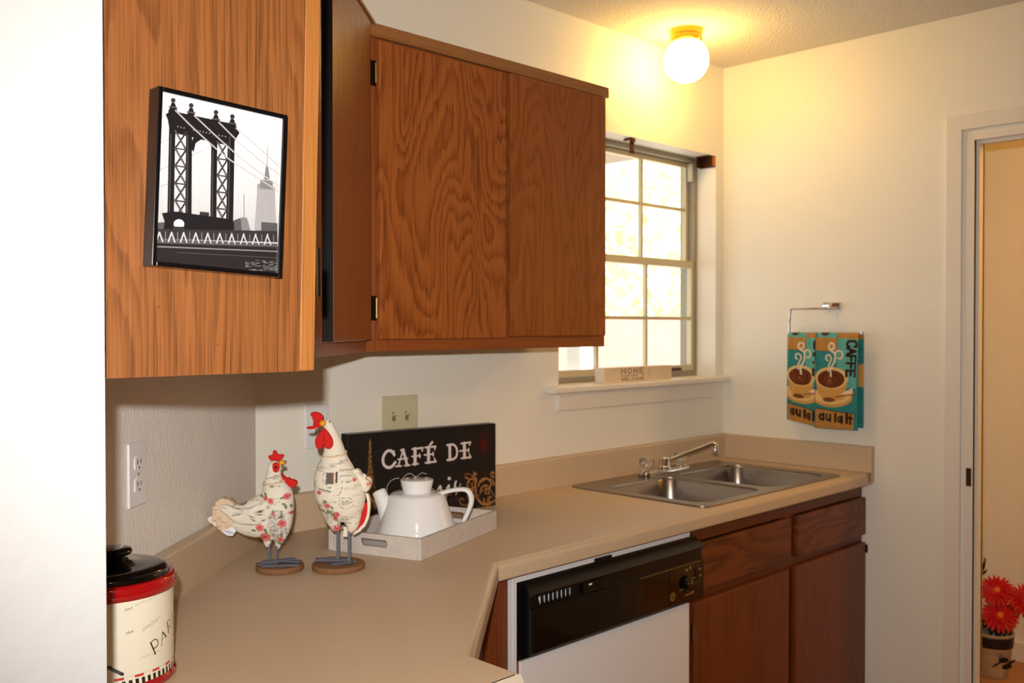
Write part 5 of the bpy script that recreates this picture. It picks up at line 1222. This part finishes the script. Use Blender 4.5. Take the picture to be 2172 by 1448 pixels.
# ================================================================== OUTSIDE THE WINDOW
b = B(); box(b, -4, 16, .16, 16, -.35, -.30); tag(obj('ground', b, M_patio), kind='structure')
b = B(); box(b, -2, 2.72, .16, 6, 2.30, 2.42); tag(obj('roof', b, M_soffit), kind='structure')
b = B(); box(b, 4.2, 9.5, 3.9, 4.1, -.30, 1.52); settle(obj('brick_wall', b, M_brick), label='low pinkish brick wall outside the window', cat='wall')
b = B(); box(b, 2.62, 2.72, 1.22, 1.32, -.30, 2.30, .003); settle(obj('porch_post', b, M_trim), label='white porch post outside the window', cat='post')
def tree(x, y, h, r, seed, label):
    random.seed(seed); o = empty('leafy_tree', (x, y, -.30), label=label, cat='tree', group=None)
    b = B(); tube(b, smooth_path([(x, y, -.3), (x+.05, y, h*.2), (x, y+.1, h*.42)], 4), .12, 8, radii=None); obj('trunk', b, M_bark, o, smooth=True)
    b = B()
    for k in range(2600):
        u = random.uniform(-1, 1); a = random.uniform(0, 2*PI); rr = r*random.uniform(.35, 1)**.5; s = math.sqrt(1-u*u)
        c = Vector((x+rr*s*math.cos(a), y+rr*s*math.sin(a), h+rr*u*.9)); q = Vector((random.gauss(0, 1), random.gauss(0, 1), random.gauss(0, 1))).normalized(); w_ = q.cross(Vector((0, 0, 1))).normalized(); L_ = .14
        b.faces.new([b.verts.new(p) for p in (c-q*L_, c+w_*L_*.5, c+q*L_, c-w_*L_*.5)])
    obj('crown', b, M_leaf, o)
tree(5.9, 6.6, 2.3, 1.6, 1, 'leafy tree outside the window beside the brick wall')
tree(10.4, 6.2, 2.6, 2.0, 2, 'tall leafy tree outside the window, rightmost of the trees')
tree(7.6, 11.0, 3.2, 2.6, 3, 'leafy tree outside the window, furthest back')

# ================================================================== LIGHT
wd = bpy.data.worlds.new('daylight'); sc.world = wd; wd.use_nodes = True
bg = wd.node_tree.nodes['Background']; bg.inputs[0].default_value = (.90, .96, 1.0, 1); bg.inputs[1].default_value = 2.6
def light(name, kind, loc, power, col, **k):
    l = bpy.data.lights.new(name, kind); l.energy = power; l.color = col
    for a, v in k.items(): setattr(l, a, v)
    o = bpy.data.objects.new(name, l); COL.objects.link(o); o.location = loc; return o
su = light('sun', 'SUN', (0, 0, 5), 17.0, (1, .97, .9), angle=.01); su.rotation_euler = (math.radians(40), 0, math.radians(40))
# the camera's own flash, just above the lens
fl = light('camera_flash', 'SPOT', (-1.247, -2.123, 1.520), 150, (1, .975, .935), shadow_soft_size=.013, spot_size=math.radians(90), spot_blend=1.0)
fl.rotation_euler = (math.radians(88), 0, math.radians(-46))
light('hall_lamp', 'POINT', (2.62, -2.1, 2.25), 26, (1, .50, .12), shadow_soft_size=.08)
light('added_fill_light', 'POINT', (-1.38, -2.33, 2.335), 20, (1, .58, .24), shadow_soft_size=.13)  # unseen light, added for warm fill and a highlight on the teapot

# ================================================================== CAMERA
cd = bpy.data.cameras.new('camera'); cam = bpy.data.objects.new('camera', cd); COL.objects.link(cam); sc.camera = cam
cam.location = (-1.21015, -2.12179, 1.43129)
yaw, pitch, roll = map(math.radians, (-44.7957, -.8132, -.0393))
fwd = Vector((-math.sin(yaw)*math.cos(pitch), math.cos(yaw)*math.cos(pitch), math.sin(pitch)))
rt = fwd.cross(Vector((0, 0, 1))).normalized(); upv = rt.cross(fwd)
r2 = rt*math.cos(roll)+upv*math.sin(roll); u2 = -rt*math.sin(roll)+upv*math.cos(roll)
cam.rotation_euler = Matrix((r2, u2, -fwd)).transposed().to_euler()
cd.sensor_width = 36; cd.lens = 2019.6/2172*36; cd.clip_start = .02
cd.dof.use_dof = True; cd.dof.focus_distance = 1.42; cd.dof.aperture_fstop = 7.5

vs_ = sc.view_settings; vs_.view_transform = 'Standard'; vs_.look = 'None'; vs_.exposure = 0.0; vs_.gamma = 1.0; vs_.use_curve_mapping = False
sc.cycles.use_denoising = True; sc.cycles.max_bounces = 8; sc.cycles.sample_clamp_indirect = 6
